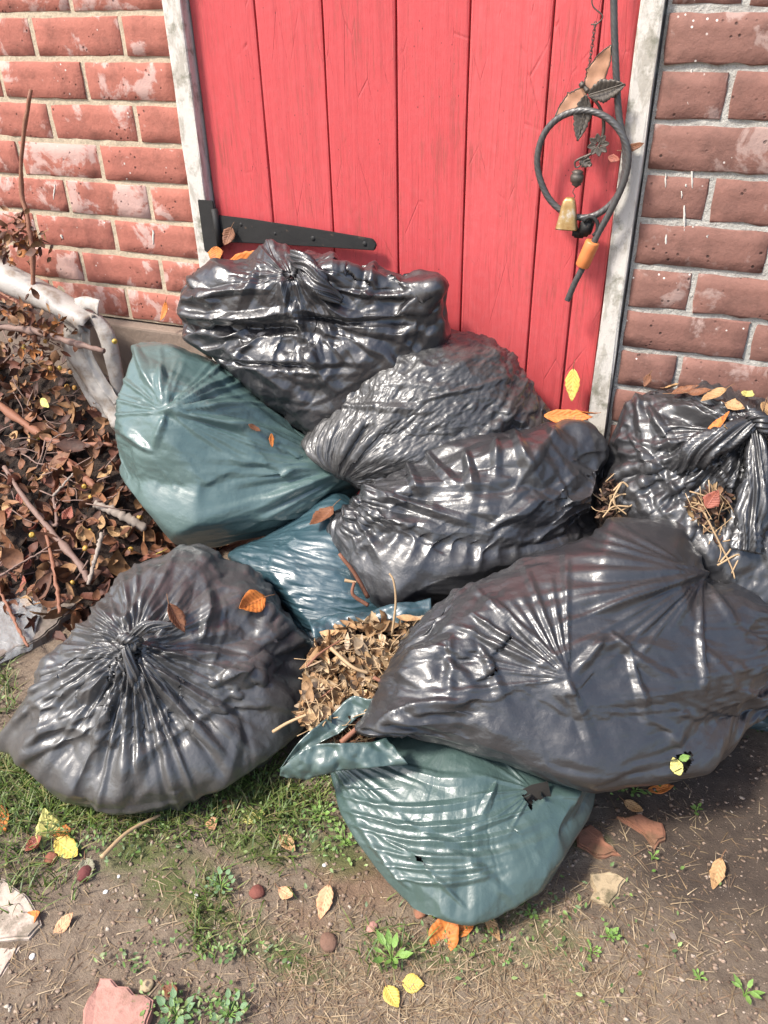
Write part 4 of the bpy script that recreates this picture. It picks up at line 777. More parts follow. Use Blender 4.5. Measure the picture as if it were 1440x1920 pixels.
# leaves still on the cut twigs, in front of the pipe and the wall
Q = []
for (u, v, sx, sy, n, y) in ((30, 440, 26, 30, 60, -.10), (70, 455, 18, 26, 36, -.1), (25, 585, 30, 22, 60, -.19), (70, 615, 40, 18, 70, -.2), (60, 660, 50, 18, 60, -.19), (100, 690, 20, 20, 40, -.16), (120, 610, 16, 10, 10, -.19), (10, 480, 14, 20, 25, -.12)):
    for k in range(n): Q.append(on_wall(u+r.normal()*sx*.7, v+r.normal()*sy*.7, y+r.normal()*.025))
Q = np.array(Q); tl = link('withered_twig_leaves', scatter_leaves('withered_twig_leaves', Q, np.tile([0, -.8, .5], (len(Q), 1)), r.uniform(.014, .034, len(Q)), brn+[(.36, .14, .04)], 8), M_vleaf)
tag(tl, 'withered brown leaves clinging to the cut twigs over the torn pipe', 'leaves', kind='stuff')
GRP = 'dry leaves on top of the cuttings'
for k in range(70):
    u, v = random.uniform(0, 300), random.uniform(770, 1130)
    if u > 210+(v-770)*.12 or (v > 1020 and u > 150-(v-1020)*.5+0): continue
    p = on_heap(u, v, .012); leaf(p, (random.gauss(0, .5), -.7+random.gauss(0, .3), .8), random.uniform(.03, .05), random.uniform(.016, .026), random.uniform(0, 6.3), random.choice(['brown', 'brown', 'tan', 'brown', 'red', 'tan']), 'curled dry brown leaf on top of the heap of cuttings', GRP, fold=random.uniform(.2, .7), curl=random.uniform(.4, 2), name='dry_leaf')
p = on_heap(90, 757, .03); leaf(p, (0, -1, .6), .036, .02, -.5, 'pale', 'single yellow green leaf on the dark heap below the torn pipe', curl=.3, lift=.01)
# crab apples
m = Mt('crab_apple_yellow'); co = m.coord(); n1 = m.noise(co, 60, 3); oi = m.n('ObjectInfo').outputs['Random']; M_app = m.out(m.mix(oi, m.mix(n1, (.5, .36, .05), (.38, .30, .06)), m.mix(n1, (.42, .2, .05), (.3, .12, .04))), .35)
bm = bmesh.new(); bmesh.ops.create_uvsphere(bm, u_segments=14, v_segments=9, radius=.0062)
for q in bm.verts: q.co.z *= .92; q.co.z -= .0025*math.exp(-((q.co.x**2+q.co.y**2)/.0000045)) if q.co.z > 0 else 0
am = bpy.data.meshes.new('crab_apple'); bm.to_mesh(am); bm.free(); am.materials.append(M_app)
for f in am.polygons: f.use_smooth = True
for (u, v) in ((20, 638), (52, 655), (45, 650), (85, 640), (95, 690), (92, 680), (132, 698), (112, 690), (158, 912), (170, 932), (168, 995), (160, 1028), (245, 1030), (262, 970), (136, 1092), (60, 1003), (70, 822), (126, 725), (140, 727), (118, 800), (215, 640)):
    o = link('crab_apple', am); p = on_wall(u, v, -.19) if v < 705 else on_heap(u, v, .022); o.location = p; o.rotation_euler = (random.random()*3, random.random()*3, 0); o.scale = [random.uniform(.8, 1.15)]*3
    tag(o, 'tiny yellow crab apple among the brown cuttings', 'crab apple', 'crab apples among the cuttings')
# cut branches
m = Mt('bark'); co = m.coord(); n1 = m.noise(m.scale(co, (1, 1, 1)), 60, 5, .65); n2 = m.noise(co, 300, 3); M_bark = m.out(m.mix(n1, (.13, .075, .06), (.24, .16, .13)), .75, m.bump(n1, .6, .003, m.bump(n2, .4, .001)))
m = Mt('bark_red'); co = m.coord(); n1 = m.noise(co, 60, 5, .65); M_bark2 = m.out(m.mix(n1, (.17, .065, .04), (.25, .11, .06)), .7, m.bump(n1, .6, .003))
m = Mt('bark_grey'); co = m.coord(); n1 = m.noise(co, 50, 5, .65); M_bark3 = m.out(m.mix(n1, (.2, .16, .13), (.32, .27, .23)), .8, m.bump(n1, .6, .003))
def branch(pts, rpx0, rpx1, label, mat=M_bark, y=None, up=.02, cat='branch', knobs=5, name='cut_branch'):
    P = np.array([on_wall(u, v, y if np.isscalar(y) else y[i]) if y is not None else on_heap(u, v, up) for i, (u, v) in enumerate(pts)]); s = depth_of(P[0])/F_PX; n = 26
    C = spline(P, n)+rng.normal(size=(n, 3))*.0008; R_ = np.linspace(rpx0, rpx1, n)*s*.4*(1+.08*rng.normal(size=n))
    for k in range(knobs): R_[rng.integers(2, n-2)] *= 1.3
    base = C[-1].copy(); o = tube(name, C-base, R_, mat, None, 9); o.location = base; tag(o, label, cat); return o
branch([(58,168),(45,250),(40,350),(52,410),(62,480),(60,590),(66,640)], 9, 13, 'tall bare reddish branch leaning upright on the brick wall', M_bark2, [-.07, -.08, -.09, -.11, -.13, -.16, -.2])
branch([(-20,610),(60,620),(130,640),(195,658)], 14, 12, 'grey brown branch crossing over the torn pipe', M_bark, -.22)
branch([(-20,745),(40,790),(95,825),(140,832),(212,834)], 18, 9, 'forked brown branch reaching toward the plump green bag', M_bark2)
branch([(108,842),(140,880),(178,912)], 13, 14, 'short reddish fork of branch above the dark leaves', M_bark2)
branch([(8,875),(50,940),(100,1000),(150,1060),(168,1092)], 10, 14, 'long reddish branch running down the leaf heap', M_bark, None, .035)
branch([(85,990),(100,1060),(108,1110),(113,1150)], 8, 8, 'thin broken twig standing over the grey slab', M_bark2, None, .04)
branch([(192,1000),(180,1045),(165,1095)], 10, 9, 'short pale cut stick beside the dusty knotted bag', M_bark3, None, .05)
branch([(-10,1085),(50,1050),(125,1005)], 5, 4, 'very thin twig lying across the leaf heap', M_bark, None, .03)
branch([(178,945),(225,965),(272,990)], 18, 20, 'thick grey branch stub below the plump green bag', M_bark3, None, .025)
branch([(-5,1095),(20,1150),(52,1212)], 7, 6, 'curved twig leaning over the clear plastic', M_bark2, None, .04)
branch([(100,930),(118,910),(140,885)], 6, 5, 'small forked grey twig in the leaf heap', M_bark3, None, .03)
branch([(70,960),(105,985),(100,930)], 10, 6, 'bent grey brown branch among the dark leaves', M_bark, None, .02)
branch([(-10,545),(20,560),(42,575)], 6, 6, 'reddish twig beneath the silver pipe end', M_bark2, -.2)
branch([(170,820),(90,870),(40,850)], 4, 3, 'fine dark twig between the two reddish branches', M_bark)
branch([(240,905),(215,930),(190,935)], 3, 3, 'fine twig poking from under the plump green bag', M_bark)
branch([(25,440),(48,420),(5,400)], 5, 3, 'small bent side twig by the tall bare branch', M_bark2, -.11)
# ---- torn pipe
m = Mt('weathered_grey_plastic'); co = m.coord(); n1 = m.noise(co, 22, 6, .65); n2 = m.noise(co, 120, 4, .7); c = m.mix(n1, (.32, .295, .27), (.45, .42, .385)); c = m.mix(m.ramp(n1, [(.46, 0.), (.62, .8)]), c, (.2, .15, .11))
M_pipe = m.out(c, .45, m.bump(n1, .4, .006, m.bump(n2, .3, .001)))
pp = np.array([on_wall(u, v, -.13) for u, v in ((-420, 310), (-160, 440), (-40, 498), (60, 545), (120, 575), (172, 606))]); pr = on_wall(172, 592, -.13); base = np.array([pr[0], pr[1], pr[2]])
pipe = empty('torn_pipe', base); tag(pipe, 'torn grey plastic pipe crushed and bent down the brick wall', 'pipe')
n = 40; C = spline(pp, n); V, Qd, T = tube_arrays(C, .036*(1+.04*rng.normal(size=n)*0+.0*np.arange(n)), 26, 0, False); V = V.reshape(n, 26, 3)
flat = np.clip((np.arange(n)/n-.4)*1.4, 0, .55)[:, None]; ctr = C[:, None]; off = V-ctr; off[..., 2] *= (1-.75*flat); V = ctr+off+.006*vnoise(V, 24, 4, 2)[..., None]*np.array([0, -1, 1]); V[-1] += rng.normal(size=(26, 3))*.004
po = link('tube', npmesh('tube', V.reshape(-1, 3)-base, Qd), M_pipe, pipe); po.modifiers.new('w', 'SOLIDIFY').thickness = .003
def ribbon(name, A, B, mat, parent, base, n=40, k=7, y0=None, bulge=.012, crs=.002, seed=0, thick=.0012):
    A = spline(A, n); B = spline(B, n); t = np.linspace(0, 1, k)[None, :, None]; P = A[:, None]*(1-t)+B[:, None]*t
    N_ = np.cross(np.gradient(P, axis=0), np.gradient(P, axis=1)); N_ /= np.linalg.norm(N_, axis=-1)[..., None]+1e-9
    if np.mean((N_*(CAM-P)).sum(-1)) < 0: N_ = -N_
    h = bulge*np.sin(np.pi*t[..., 0])+crs*vnoise(P*np.array([1, 1, 1]), 55, seed, 3)-crs*.7*facet(P, 22, seed+3)-crs*.3*facet(P, 55, seed+4)
    P = P+N_*h[..., None]; o = link(name, npmesh(name, P.reshape(-1, 3)-base, gridQ(n, k)), mat, parent); o.modifiers.new('w', 'SOLIDIFY').thickness = thick; return o
W = lambda L, y: [on_wall(u, v, y+i*dy_) for i, (u, v) in enumerate(L)]
dy_ = -.004
ribbon('torn_strip', W([(104,592),(120,660),(158,722),(200,785),(216,810)], -.14), W([(150,600),(160,650),(190,710),(220,765),(232,795)], -.14), M_pipe, pipe, base, bulge=.01, crs=.004, seed=2)
ribbon('torn_strip', W([(158,588),(182,625),(200,690),(212,745),(222,800)], -.14), W([(190,590),(215,625),(230,690),(236,740),(240,790)], -.12), M_pipe, pipe, base, bulge=.006, crs=.003, seed=5)
ribbon('torn_strip', W([(150,612),(158,660),(180,715),(215,760)], -.15), W([(168,620),(172,660),(192,700),(224,750)], -.145), M_pipe, pipe, base, bulge=-.006, crs=.003, seed=7)
ribbon('torn_flap', W([(140,560),(160,556),(188,562)], -.12), W([(150,582),(170,580),(186,592)], -.13), M_pipe, pipe, base, bulge=.004, crs=.003, seed=9, n=16)
m = Mt('pipe_inside'); M_in = m.out((.02, .018, .016), .9)
ribbon('torn_strip', W([(110,612),(126,680),(160,745),(200,800)], -.115), W([(126,606),(140,660),(176,730),(214,790)], -.115), M_pipe, pipe, base, bulge=.004, crs=.003, seed=11)
# clear plastic sheet by the slab
m = Mt('clear_plastic'); co = m.coord(); n1 = m.noise(co, 40, 4); M_clear = m.out((.5, .52, .53), .12, m.bump(n1, .6, .015), Alpha=.22)
cb = on_z(0, 1240); dy_ = 0
o = ribbon('plastic_sheet', [on_z(*q, .03) for q in ((-60,1140), (40,1120), (95,1095))], [on_z(*q, .012) for q in ((-60,1270), (20,1235), (60,1215))], M_clear, None, cb, 24, 10, bulge=.01, crs=.006); o.location = cb; tag(o, 'crinkled clear plastic sheet over the grey brown slab', 'plastic sheet')
m = Mt('straw'); co = m.coord(); n1 = m.noise(co, 50, 3); M_straw = m.out(m.mix(n1, (.42, .30, .17), (.30, .19, .1)), .7)
# ================================================================== cable, wind chime, latch
YW = -.034
m = Mt('cable_grey'); co = m.coord(); n1 = m.noise(co, 90, 5, .6); M_cab = m.out(m.mix(n1, (.045, .045, .046), (.12, .115, .11)), .42, m.bump(n1, .3, .001), Metallic=.3)
path = [(1147, -260), (1150, -60), (1152, 60), (1156, 150), (1161, 220), (1172, 275), (1171, 325), (1157, 368), (1128, 397), (1095, 408), (1058, 398), (1028, 370), (1010, 325), (1009, 285), (1024, 245), (1055, 217), (1098, 207), (1140, 222), (1168, 255), (1178, 292), (1170, 340), (1145, 395), (1118, 445), (1095, 497), (1078, 530), (1064, 563)]
offs = [0]*7+[0, 0, 0, 0, 0, 0, 0, 0, 0, -.004, -.008, -.012, -.013, -.013, -.012, -.01, -.008, -.006, -.004]
CP = np.array([on_wall(u, v, YW+o_) for (u, v), o_ in zip(path, offs)]); n = 900; C = spline(CP, n); rr = .0056
cb = on_wall(1095, 300, YW)
def rope(C, rad, lobes, pitch, nn=30):
    V, Q, T = tube_arrays(C, 1., nn, 0); k = len(C); V0 = V[:k*nn].reshape(k, nn, 3)-C[:, None]; s = np.concatenate([[0], np.cumsum(np.linalg.norm(np.diff(C, axis=0), axis=1))])
    a = np.linspace(0, 2*np.pi, nn, endpoint=False)[None]; rd = rad*(.9+.13*np.abs(np.cos(.5*lobes*(a+2*np.pi*s[:, None]/pitch)))); V[:k*nn] = (C[:, None]+V0*rd[..., None]).reshape(-1, 3); return V, Q, T
V, Q, T = rope(C-cb, rr, 6, .06); cab = link('steel_cable', npmesh('steel_cable', V, Q, True, None, T), M_cab); cab.location = cb
tag(cab, 'dark grey twisted steel cable looped in a circle on the red door', 'cable')
m = Mt('orange_plastic'); co = m.coord(); n1 = m.noise(co, 60, 4); M_or = m.out(m.mix(n1, (.62, .20, .05), (.52, .17, .06)), .45)
a_, b_ = on_wall(1112, 452, YW-.009), on_wall(1091, 500, YW-.006); sl = np.array([a_+(b_-a_)*t for t in (0, .02, .06, .3, .6, .94, .98, 1.)])-cb
tube('orange_sleeve', sl, np.array([.0095, .0118, .0128, .0128, .0128, .0126, .0115, .0093]), M_or, cab, 20)
# latch on the door
lt = empty('door_latch', on_wall(1100, 425, DY-.02)); tag(lt, 'black latch lump holding the cable loop on the door', 'latch')
def lump(name, u, v, y, sx, sy, sz, mat, par, rotz=0):
    p = on_wall(u, v, y); bm = bmesh.new(); bmesh.ops.create_cube(bm, size=1)
    bmesh.ops.bevel(bm, geom=bm.edges[:], offset=.18, segments=3, affect='EDGES')
    for q in bm.verts: q.co = Matrix.Rotation(rotz, 3, 'Y')@Vector((q.co.x*sx, q.co.y*sy, q.co.z*sz))
    me = bpy.data.meshes.new(name); bm.to_mesh(me); bm.free(); o = link(name, me, mat, par); o.location = Vector(p)-(par.location if par else Vector())
    for f in me.polygons: f.use_smooth = True
    return o
lump('latch_body', 1100, 425, -.03, .022, .028, .03, M_iron, lt, .2); lump('latch_plate', 1086, 437, -.02, .024, .012, .016, M_iron, lt)
V, Q, T = tube_arrays(np.array([on_wall(1107+14*math.cos(a), 425+18*math.sin(a), -.045) for a in np.linspace(-2.6, 1.2, 16)])-np.array(lt.location), .0035, 8); link('latch_strap', npmesh('latch_strap', V, Q, True, None, T), M_iron, lt)
# wind chime
m = Mt('bronze_dark'); co = m.coord(); n1 = m.noise(co, 120, 4); M_brz = m.out(m.mix(n1, (.055, .048, .043), (.13, .11, .09)), .5, m.bump(n1, .4, .001), Metallic=.5)
m = Mt('copper_wing'); co = m.coord(); n1 = m.noise(co, 60, 5); M_cop = m.out(m.mix(n1, (.55, .30, .19), (.42, .23, .14)), .45, m.bump(n1, .3, .002), Metallic=.35)
m = Mt('bell_metal'); co = m.coord(); n1 = m.noise(co, 45, 5, .65); M_bell = m.out(m.ramp(n1, [(.3, (.28, .15, .05)), (.52, (.42, .28, .12)), (.7, (.6, .56, .5))]), .35, m.bump(n1, .3, .001), Metallic=.6)
YC = -.03; ch = empty('wind_chime', on_wall(1070, 430, YC)); cl = np.array(ch.location); tag(ch, 'metal dragonfly wind chime with copper wings flower and cow bell on the door', 'wind chime')
def wire(name, pts, rad, mat=M_brz, y=YC, par=ch, n=30): V, Q, T = tube_arrays(spline([on_wall(u, v, y) for u, v in pts], n)-np.array(par.location), rad, 8); return link(name, npmesh(name, V, Q, True, None, T), mat, par)
wire('hook', [(1130, -60), (1112, -10), (1112, 12), (1130, 30), (1120, 44), (1108, 46)], .0011)
bm_ = None
tl_ = np.linspace(0, 2*np.pi, 15)
for k in range(13):
    u, v = 1116-k*.95, 46+k*6.6; p = on_wall(u, v, YC); dx, dz = .0021, .0042; a = (k % 2)*1.35
    P = np.array([[dx*math.cos(t)*math.cos(a), dx*math.cos(t)*math.sin(a), dz*math.sin(t)] for t in tl_]); V, Q, T = tube_arrays(P, .0006, 6, 0, False); o = link('chain_link', npmesh('chain_link', V, Q), M_brz, ch); o.location = Vector(p)-ch.location
def blade(name, a, b, wpx, mat, y=YC, fold=.3, rim=True, teeth=0, curl=.4, shape=1.):
    A, B = on_wall(*a, y), on_wall(*b, y); L = np.linalg.norm(B-A); W_ = wpx*depth_of(A)/F_PX; G = leaf_grid(L, W_, 25, 9, fold, curl, 0, 0, 3, shape)
    if teeth:
        k = np.arange(25); G[:, [0, -1], 1] *= (1+.22*((k*teeth/25) % 1))[:, None]; vv = np.abs(np.linspace(-1, 1, 9))[None]; G[..., 2] += .0012*np.sin((k[:, None]/25*teeth-vv*1.2)*2*np.pi)
    else: G[..., 2] += .001*np.sin(np.linspace(0, 1, 25)*18)[:, None]*np.linspace(-1, 1, 9)[None]
    ang = math.atan2((B-A)[2], (B-A)[0]); o = link(name, npmesh(name, G.reshape(-1, 3), gridQ(25, 9)), mat, ch); o.modifiers.new('t', 'SOLIDIFY').thickness = .0012
    M_ = Matrix.Rotation(-ang, 4, 'Y')@Matrix.Rotation(math.pi/2, 4, 'X'); o.matrix_local = M_; o.location = Vector((A+B)/2)-ch.location
    if rim:
        ed = np.concatenate([G[:, 0], G[::-1, -1]]); V, Q, T = tube_arrays(ed, .0009, 6); link('rim', npmesh('rim', V, Q, True, None, T), M_brz, o)
    return o
blade('wing', (1100, 172), (1147, 84), 36, M_cop, fold=.1); blade('wing', (1100, 166), (1040, 226), 34, M_cop, fold=.1)
blade('metal_leaf', (1103, 178), (1174, 158), 34, M_brz, y=YC-.012, teeth=9, rim=False); blade('metal_leaf', (1099, 178), (1084, 264), 30, M_brz, y=YC-.006, teeth=9, rim=False); blade('metal_leaf', (1088, 298), (1110, 310), 18, M_brz, teeth=4, rim=False)
wire('midrib', [(1103, 178), (1130, 170), (1168, 158)], .0009, y=YC-.017); wire('midrib', [(1099, 178), (1094, 215), (1085, 258)], .0009, y=YC-.011)
wire('body', [(1088, 155), (1098, 166), (1104, 174)], np.interp(np.linspace(0, 1, 30), [0, .2, .35, .7, 1], [.004, .0055, .003, .0048, .003]), y=YC-.006)
wire('stem', [(1106, 180), (1124, 200), (1132, 230), (1128, 262), (1112, 286), (1088, 297), (1078, 304), (1080, 314), (1088, 310), (1086, 302)], np.interp(np.linspace(0, 1, 30), [0, .2, .5, .75, 1], [.002, .003, .0024, .0014, .0011]))
fp = on_wall(1122, 272, YC-.002); fs = depth_of(fp)/F_PX
for k in range(8):
    G = leaf_grid(17*fs, 10*fs, 9, 5, .35, .5, 0, 0, 2, 1.4); o = link('petal', npmesh('petal', G.reshape(-1, 3), gridQ(9, 5)), M_brz, ch); o.modifiers.new('t', 'SOLIDIFY').thickness = .0008; a = k*math.pi/4+.2
    o.matrix_local = Matrix.Rotation(-a, 4, 'Y')@Matrix.Rotation(math.pi/2, 4, 'X'); o.location = Vector(fp+np.array([math.cos(a), 0, math.sin(a)])*12*fs)-ch.location
def lathe(name, u, v, y, prof, mat, par, n=24, sq=0):
    p = on_wall(u, v, y); V = []
    for rz, z in prof:
        for k in range(n):
            a = 2*math.pi*k/n; e = (abs(math.cos(a))**sq+abs(math.sin(a))**sq)**(-1/sq) if sq else 1; V.append((rz*e*math.cos(a), rz*e*math.sin(a)*(.72 if sq else 1), z))
    Q = [(i*n+j, i*n+(j+1) % n, (i+1)*n+(j+1) % n, (i+1)*n+j) for i in range(len(prof)-1) for j in range(n)]; o = link(name, npmesh(name, np.array(V), Q), mat, par); o.location = Vector(p)-(par.location if par else Vector()); return o
q_ = .00094
lathe('bead', 1082, 334, YC, [(.0005, 15*q_), (6*q_, 14*q_), (11*q_, 11*q_), (9*q_, 8*q_), (12*q_, 5*q_), (12.5*q_, 0), (11.5*q_, -6*q_), (8*q_, -9*q_), (9*q_, -11*q_), (3*q_, -15*q_), (.0005, -17*q_)], M_brz, ch)
wire('bell_wire', [(1079, 350), (1074, 360), (1078, 368), (1073, 374)], .0008)
lathe('bell', 1065, 402, YC-.012, [(.0005, 31*q_), (7*q_, 30*q_), (11*q_, 25*q_), (13.5*q_, 15*q_), (17*q_, -8*q_), (20*q_, -24*q_), (20.5*q_, -26*q_), (19*q_, -25*q_), (16*q_, -8*q_), (12*q_, 14*q_), (.0005, 22*q_)], M_bell, ch, 32, 5)
# ================================================================== knots, rims and waste in the bags
def film_tube(name, par, pts, rad, mat, folds=7, tw=.12, seed=0, n=60, nn=48, depthf=.35):
    C = spline(pts, n)-np.array(par.location); V, Q, T = tube_arrays(C, 1., nn, 0); V0 = V[:n*nn].reshape(n, nn, 3)-C[:, None]; rad = np.interp(np.linspace(0, 1, n), np.linspace(0, 1, len(rad)), rad)[:, None]
    a = np.linspace(0, 2*np.pi, nn, endpoint=False)[None]; i = np.arange(n)[:, None]; ph = folds*a+tw*folds*i+.8*np.sin(i*.21+seed)
    rd = rad*(1-depthf*np.abs(np.sin(ph*.5))+.12*np.sin(a*3+i*.3+seed)); V[:n*nn] = (C[:, None]+V0*rd[..., None]).reshape(-1, 3); return link(name, npmesh(name, V, Q, True, None, T), mat, par)
kI, nI = bag_hit('I', 248, 1205); up = nI*.6+np.array([0, -.2, .6]); up /= np.linalg.norm(up); o = BAGOBJ['I']
film_tube('knot', o, [kI-up*.03, kI-up*.005, kI+up*.012, kI+up*.02], [.03, .017, .012, .009], MB_greyI, 9, .02, 1)
tp = kI+up*.016; e_ = AR*.8
film_tube('knot_loop', o, [tp-AR*.012, tp+up*.010-AU*.004, tp+AR*.014, tp-AU*.012+AR*.004, tp-AR*.010-AU*.006], [.008, .0095, .0095, .009, .008], MB_greyI, 5, .2, 3)
film_tube('knot_tail', o, [tp, tp-AU*.022+up*.004, at_depth(250, 1268, depth_of(kI)-.012), at_depth(243, 1290, depth_of(kI)-.004)], [.006, .009, .010, .003], MB_greyI, 6, .05, 4)
film_tube('knot_tail', o, [tp, tp+AR*.03+up*.012+AU*.012, tp+AR*.07+up*.012+AU*.016], [.006, .012, .004], MB_greyI, 8, .04, 6, depthf=.6)
kH, nH = bag_hit('H', 1405, 790); o = BAGOBJ['H']; fw = -AF
film_tube('twisted_neck', o, [bag_hit('H', 1262, 885)[0]-AF*-.012, bag_hit('H', 1320, 845)[0]+fw*.012, kH+fw*.022], [.012, .030, .026, .014], MB_black, 9, .05, 2, depthf=.45)
film_tube('knot', o, [kH+fw*.02-AR*.012+AU*.016, kH+fw*.034+AR*.004, kH+fw*.026+AR*.016-AU*.012, kH+fw*.012+AR*.004-AU*.022], [.010, .015, .016, .010], MB_black, 7, .15, 5)
film_tube('hanging_tail', o, [kH+fw*.015, bag_hit('H', 1412, 870)[0]+fw*.012, bag_hit('H', 1402, 960)[0]+fw*.01, bag_hit('H', 1395, 1030)[0]], [.012, .022, .03, .026], MB_black, 11, .02, 8, depthf=.5)
kA, nA = bag_hit('A', 545, 492); o = BAGOBJ['A']
film_tube('gathered_neck', o, [at_depth(548, 478, depth_of(kA)), at_depth(575, 500, depth_of(kA)-.02), at_depth(600, 535, depth_of(kA)-.03), at_depth(640, 565, depth_of(kA)-.02)], [.014, .02, .022, .008], MB_blackA, 8, .06, 3, depthf=.5)
# rims of the open green bag
o = BAGOBJ['F']; bl = np.array(o.location); D_ = lambda L: [at_depth(u, v, t) for u, v, t in L]
ribbon('bag_rim', D_([(527,1440,1.18), (575,1402,1.17), (630,1394,1.165), (690,1393,1.17), (725,1382,1.18)]), D_([(524,1456,1.185), (570,1462,1.18), (620,1448,1.17), (690,1440,1.165), (765,1432,1.16)]), MB_greenF, o, bl, 60, 14, bulge=.003, crs=.007, seed=3, thick=.0008)
ribbon('bag_rim', D_([(524,1442,1.185), (565,1386,1.2), (615,1346,1.22), (660,1306,1.23), (700,1310,1.22), (748,1284,1.23)]), D_([(540,1428,1.19), (590,1398,1.2), (640,1372,1.21), (676,1342,1.22), (706,1350,1.21), (752,1330,1.21)]), MB_greenF, o, bl, 60, 12, bulge=-.003, crs=.006, seed=6, thick=.0008)
o = BAGOBJ['E']; bl = np.array(o.location)
ribbon('bag_rim', D_([(578,1160,1.36), (640,1152,1.36), (720,1138,1.36), (808,1122,1.36)]), D_([(590,1200,1.33), (650,1176,1.34), (730,1170,1.34), (810,1165,1.34)]), MB_teal, o, bl, 60, 14, bulge=.004, crs=.007, seed=8, thick=.0008)
# waste showing in the mouth and at the tear
def inpoly(u, v, P):
    c = False; j = len(P)-1
    for i in range(len(P)):
        if (P[i][1] > v) != (P[j][1] > v) and u < (P[j][0]-P[i][0])*(v-P[i][1])/(P[j][1]-P[i][1])+P[i][0]: c = not c
        j = i
    return c
def waste(name, poly, dep, n, cols, Ls, label, seed, back):
    r = np.random.default_rng(seed); us = [p[0] for p in poly]; vs = [p[1] for p in poly]; P = []
    while len(P) < n:
        u, v = r.uniform(min(us), max(us)), r.uniform(min(vs), max(vs))
        if inpoly(u, v, poly): P.append(at_depth(u, v, dep(u, v)+r.uniform(-.012, .016)))
    P = np.array(P); me = scatter_leaves(name, P, np.tile([0, -.5, .8], (n, 1)), r.uniform(*Ls, n), cols, seed, tilt=.9, curl=(.3, 2.6), wr=(.2, .55))
    o = link(name, me, M_vleaf); tag(o, label, 'garden waste', kind='stuff'); sk = []
    for k in range(n//4):
        p = P[r.integers(n)]-AF*.008; d = r.normal(size=3); d /= np.linalg.norm(d); L = r.uniform(.02, .06); sk.append(tube_arrays(spline([p-d*L*.5, p+r.normal(size=3)*.004, p+d*L*.5], 5), .0008*r.uniform(.6, 1.6), 5))
    link('stalks', npmesh('stalks', *merge(sk)[:2], True, None, merge(sk)[2]), M_straw, o)
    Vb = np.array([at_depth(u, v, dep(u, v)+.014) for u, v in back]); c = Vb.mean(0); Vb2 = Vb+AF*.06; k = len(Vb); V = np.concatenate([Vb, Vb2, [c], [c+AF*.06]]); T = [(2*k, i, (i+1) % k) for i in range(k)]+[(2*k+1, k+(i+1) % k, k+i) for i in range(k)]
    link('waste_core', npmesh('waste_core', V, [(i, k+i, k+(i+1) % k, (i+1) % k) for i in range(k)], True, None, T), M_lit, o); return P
tanc = [(.5, .36, .21), (.44, .3, .16), (.55, .42, .28), (.32, .19, .09), (.42, .25, .12)]
mouth = [(586,1210), (640,1168), (700,1160), (792,1160), (770,1230), (745,1290), (700,1312), (660,1312), (620,1350), (585,1372), (560,1340), (572,1270)]
dm = lambda u, v: 1.34-(v-1160)*.00058
waste('dry_leaf_filling', mouth, dm, 420, tanc, (.014, .05), 'pale dry leaves and stems filling the mouth of the green bag', 31, mouth)
mouth2 = [(600,1372), (640,1345), (690,1330), (712,1350), (700,1392), (640,1396)]
waste('dry_leaf_filling', mouth2, lambda u, v: 1.235, 110, [(.14, .06, .03), (.08, .04, .02), (.2, .1, .05)], (.01, .024), 'dark dry leaves in the front lip of the green bag', 33, mouth2)
tear = [(1290,940), (1345,905), (1372,930), (1360,985), (1385,1030), (1350,1050), (1310,990), (1290,965)]
zt = depth_of(bag_hit('H', 1335, 950)[0])-.012
waste('spilled_waste', tear, lambda u, v: zt, 150, [(.12, .06, .035), (.2, .11, .06), (.3, .2, .1), (.07, .035, .025)], (.01, .026), 'brown garden waste spilling from the tear in the knotted bag', 35, tear)
gap = [(1118,930), (1150,885), (1185,930), (1215,965), (1190,1000), (1130,1000)]
waste('root_litter', gap, lambda u, v: 1.425, 90, [(.10, .05, .03), (.06, .03, .02), (.2, .12, .07)], (.01, .024), 'dark leaf litter in the gap between the black bags', 36, gap)
p = at_depth(1336, 935, zt-.02); leaf(p, (0, -1, .5), .034, .026, 1.2, 'red', 'reddish brown leaf in the tear of the knotted black bag', curl=.8, stalk=False)
def stem(pts, w_, label, mat, cat='stem', name='straw_stalk'):
    P = np.array([at_depth(*q) for q in pts]); b = P[0].copy(); o = tube(name, spline(P, 20)-b, np.linspace(w_, w_*.7, 20)*depth_of(b)/F_PX*.5, mat, None, 7); o.location = b; tag(o, label, cat); return o
stem([(735,1190,1.31), (742,1130,1.29), (738,1090,1.28), (730,1075,1.28)], 5, 'pale curved stalk rising from the dry leaf filling', M_straw)
stem([(690,1120,1.38), (665,1075,1.36), (645,1050,1.35), (636,1038,1.35)], 9, 'reddish broken twig poking up in front of the teal bag', M_bark2, 'twig', 'broken_twig')
stem([(690,1135,1.37), (662,1115,1.36), (664,1092,1.355)], 8, 'short reddish twig beside the broken one', M_bark2, 'twig', 'broken_twig')
stem([(646,1088,1.36), (668,1092,1.36)], 7, 'stubby pale twig lying on the teal bag', M_straw, 'twig', 'broken_twig')
stem([(640,1392,1.2), (665,1370,1.2), (690,1348,1.21)], 12, 'orange brown stick in the front lip of the green bag', M_bark2, 'stick', 'broken_twig')
stem([(575,1250,1.25), (600,1225,1.26), (640,1200,1.28)], 5, 'thin red twig across the side of the dry leaf filling', M_bark2, 'twig', 'broken_twig')
stem([(620,1215,1.27), (660,1250,1.25), (690,1262,1.25)], 8, 'pale split stick lying in the dry leaf filling', M_straw, 'stick', 'broken_twig')
stem([(700,1270,1.24), (735,1285,1.235), (745,1265,1.24)], 8, 'reddish stick at the edge of the dry leaf filling', M_bark2, 'stick', 'broken_twig')
stem([(512,1372,1.22), (540,1355,1.21), (575,1340,1.2)], 7, 'pale twig poking out between the two front bags', M_straw, 'twig', 'broken_twig')
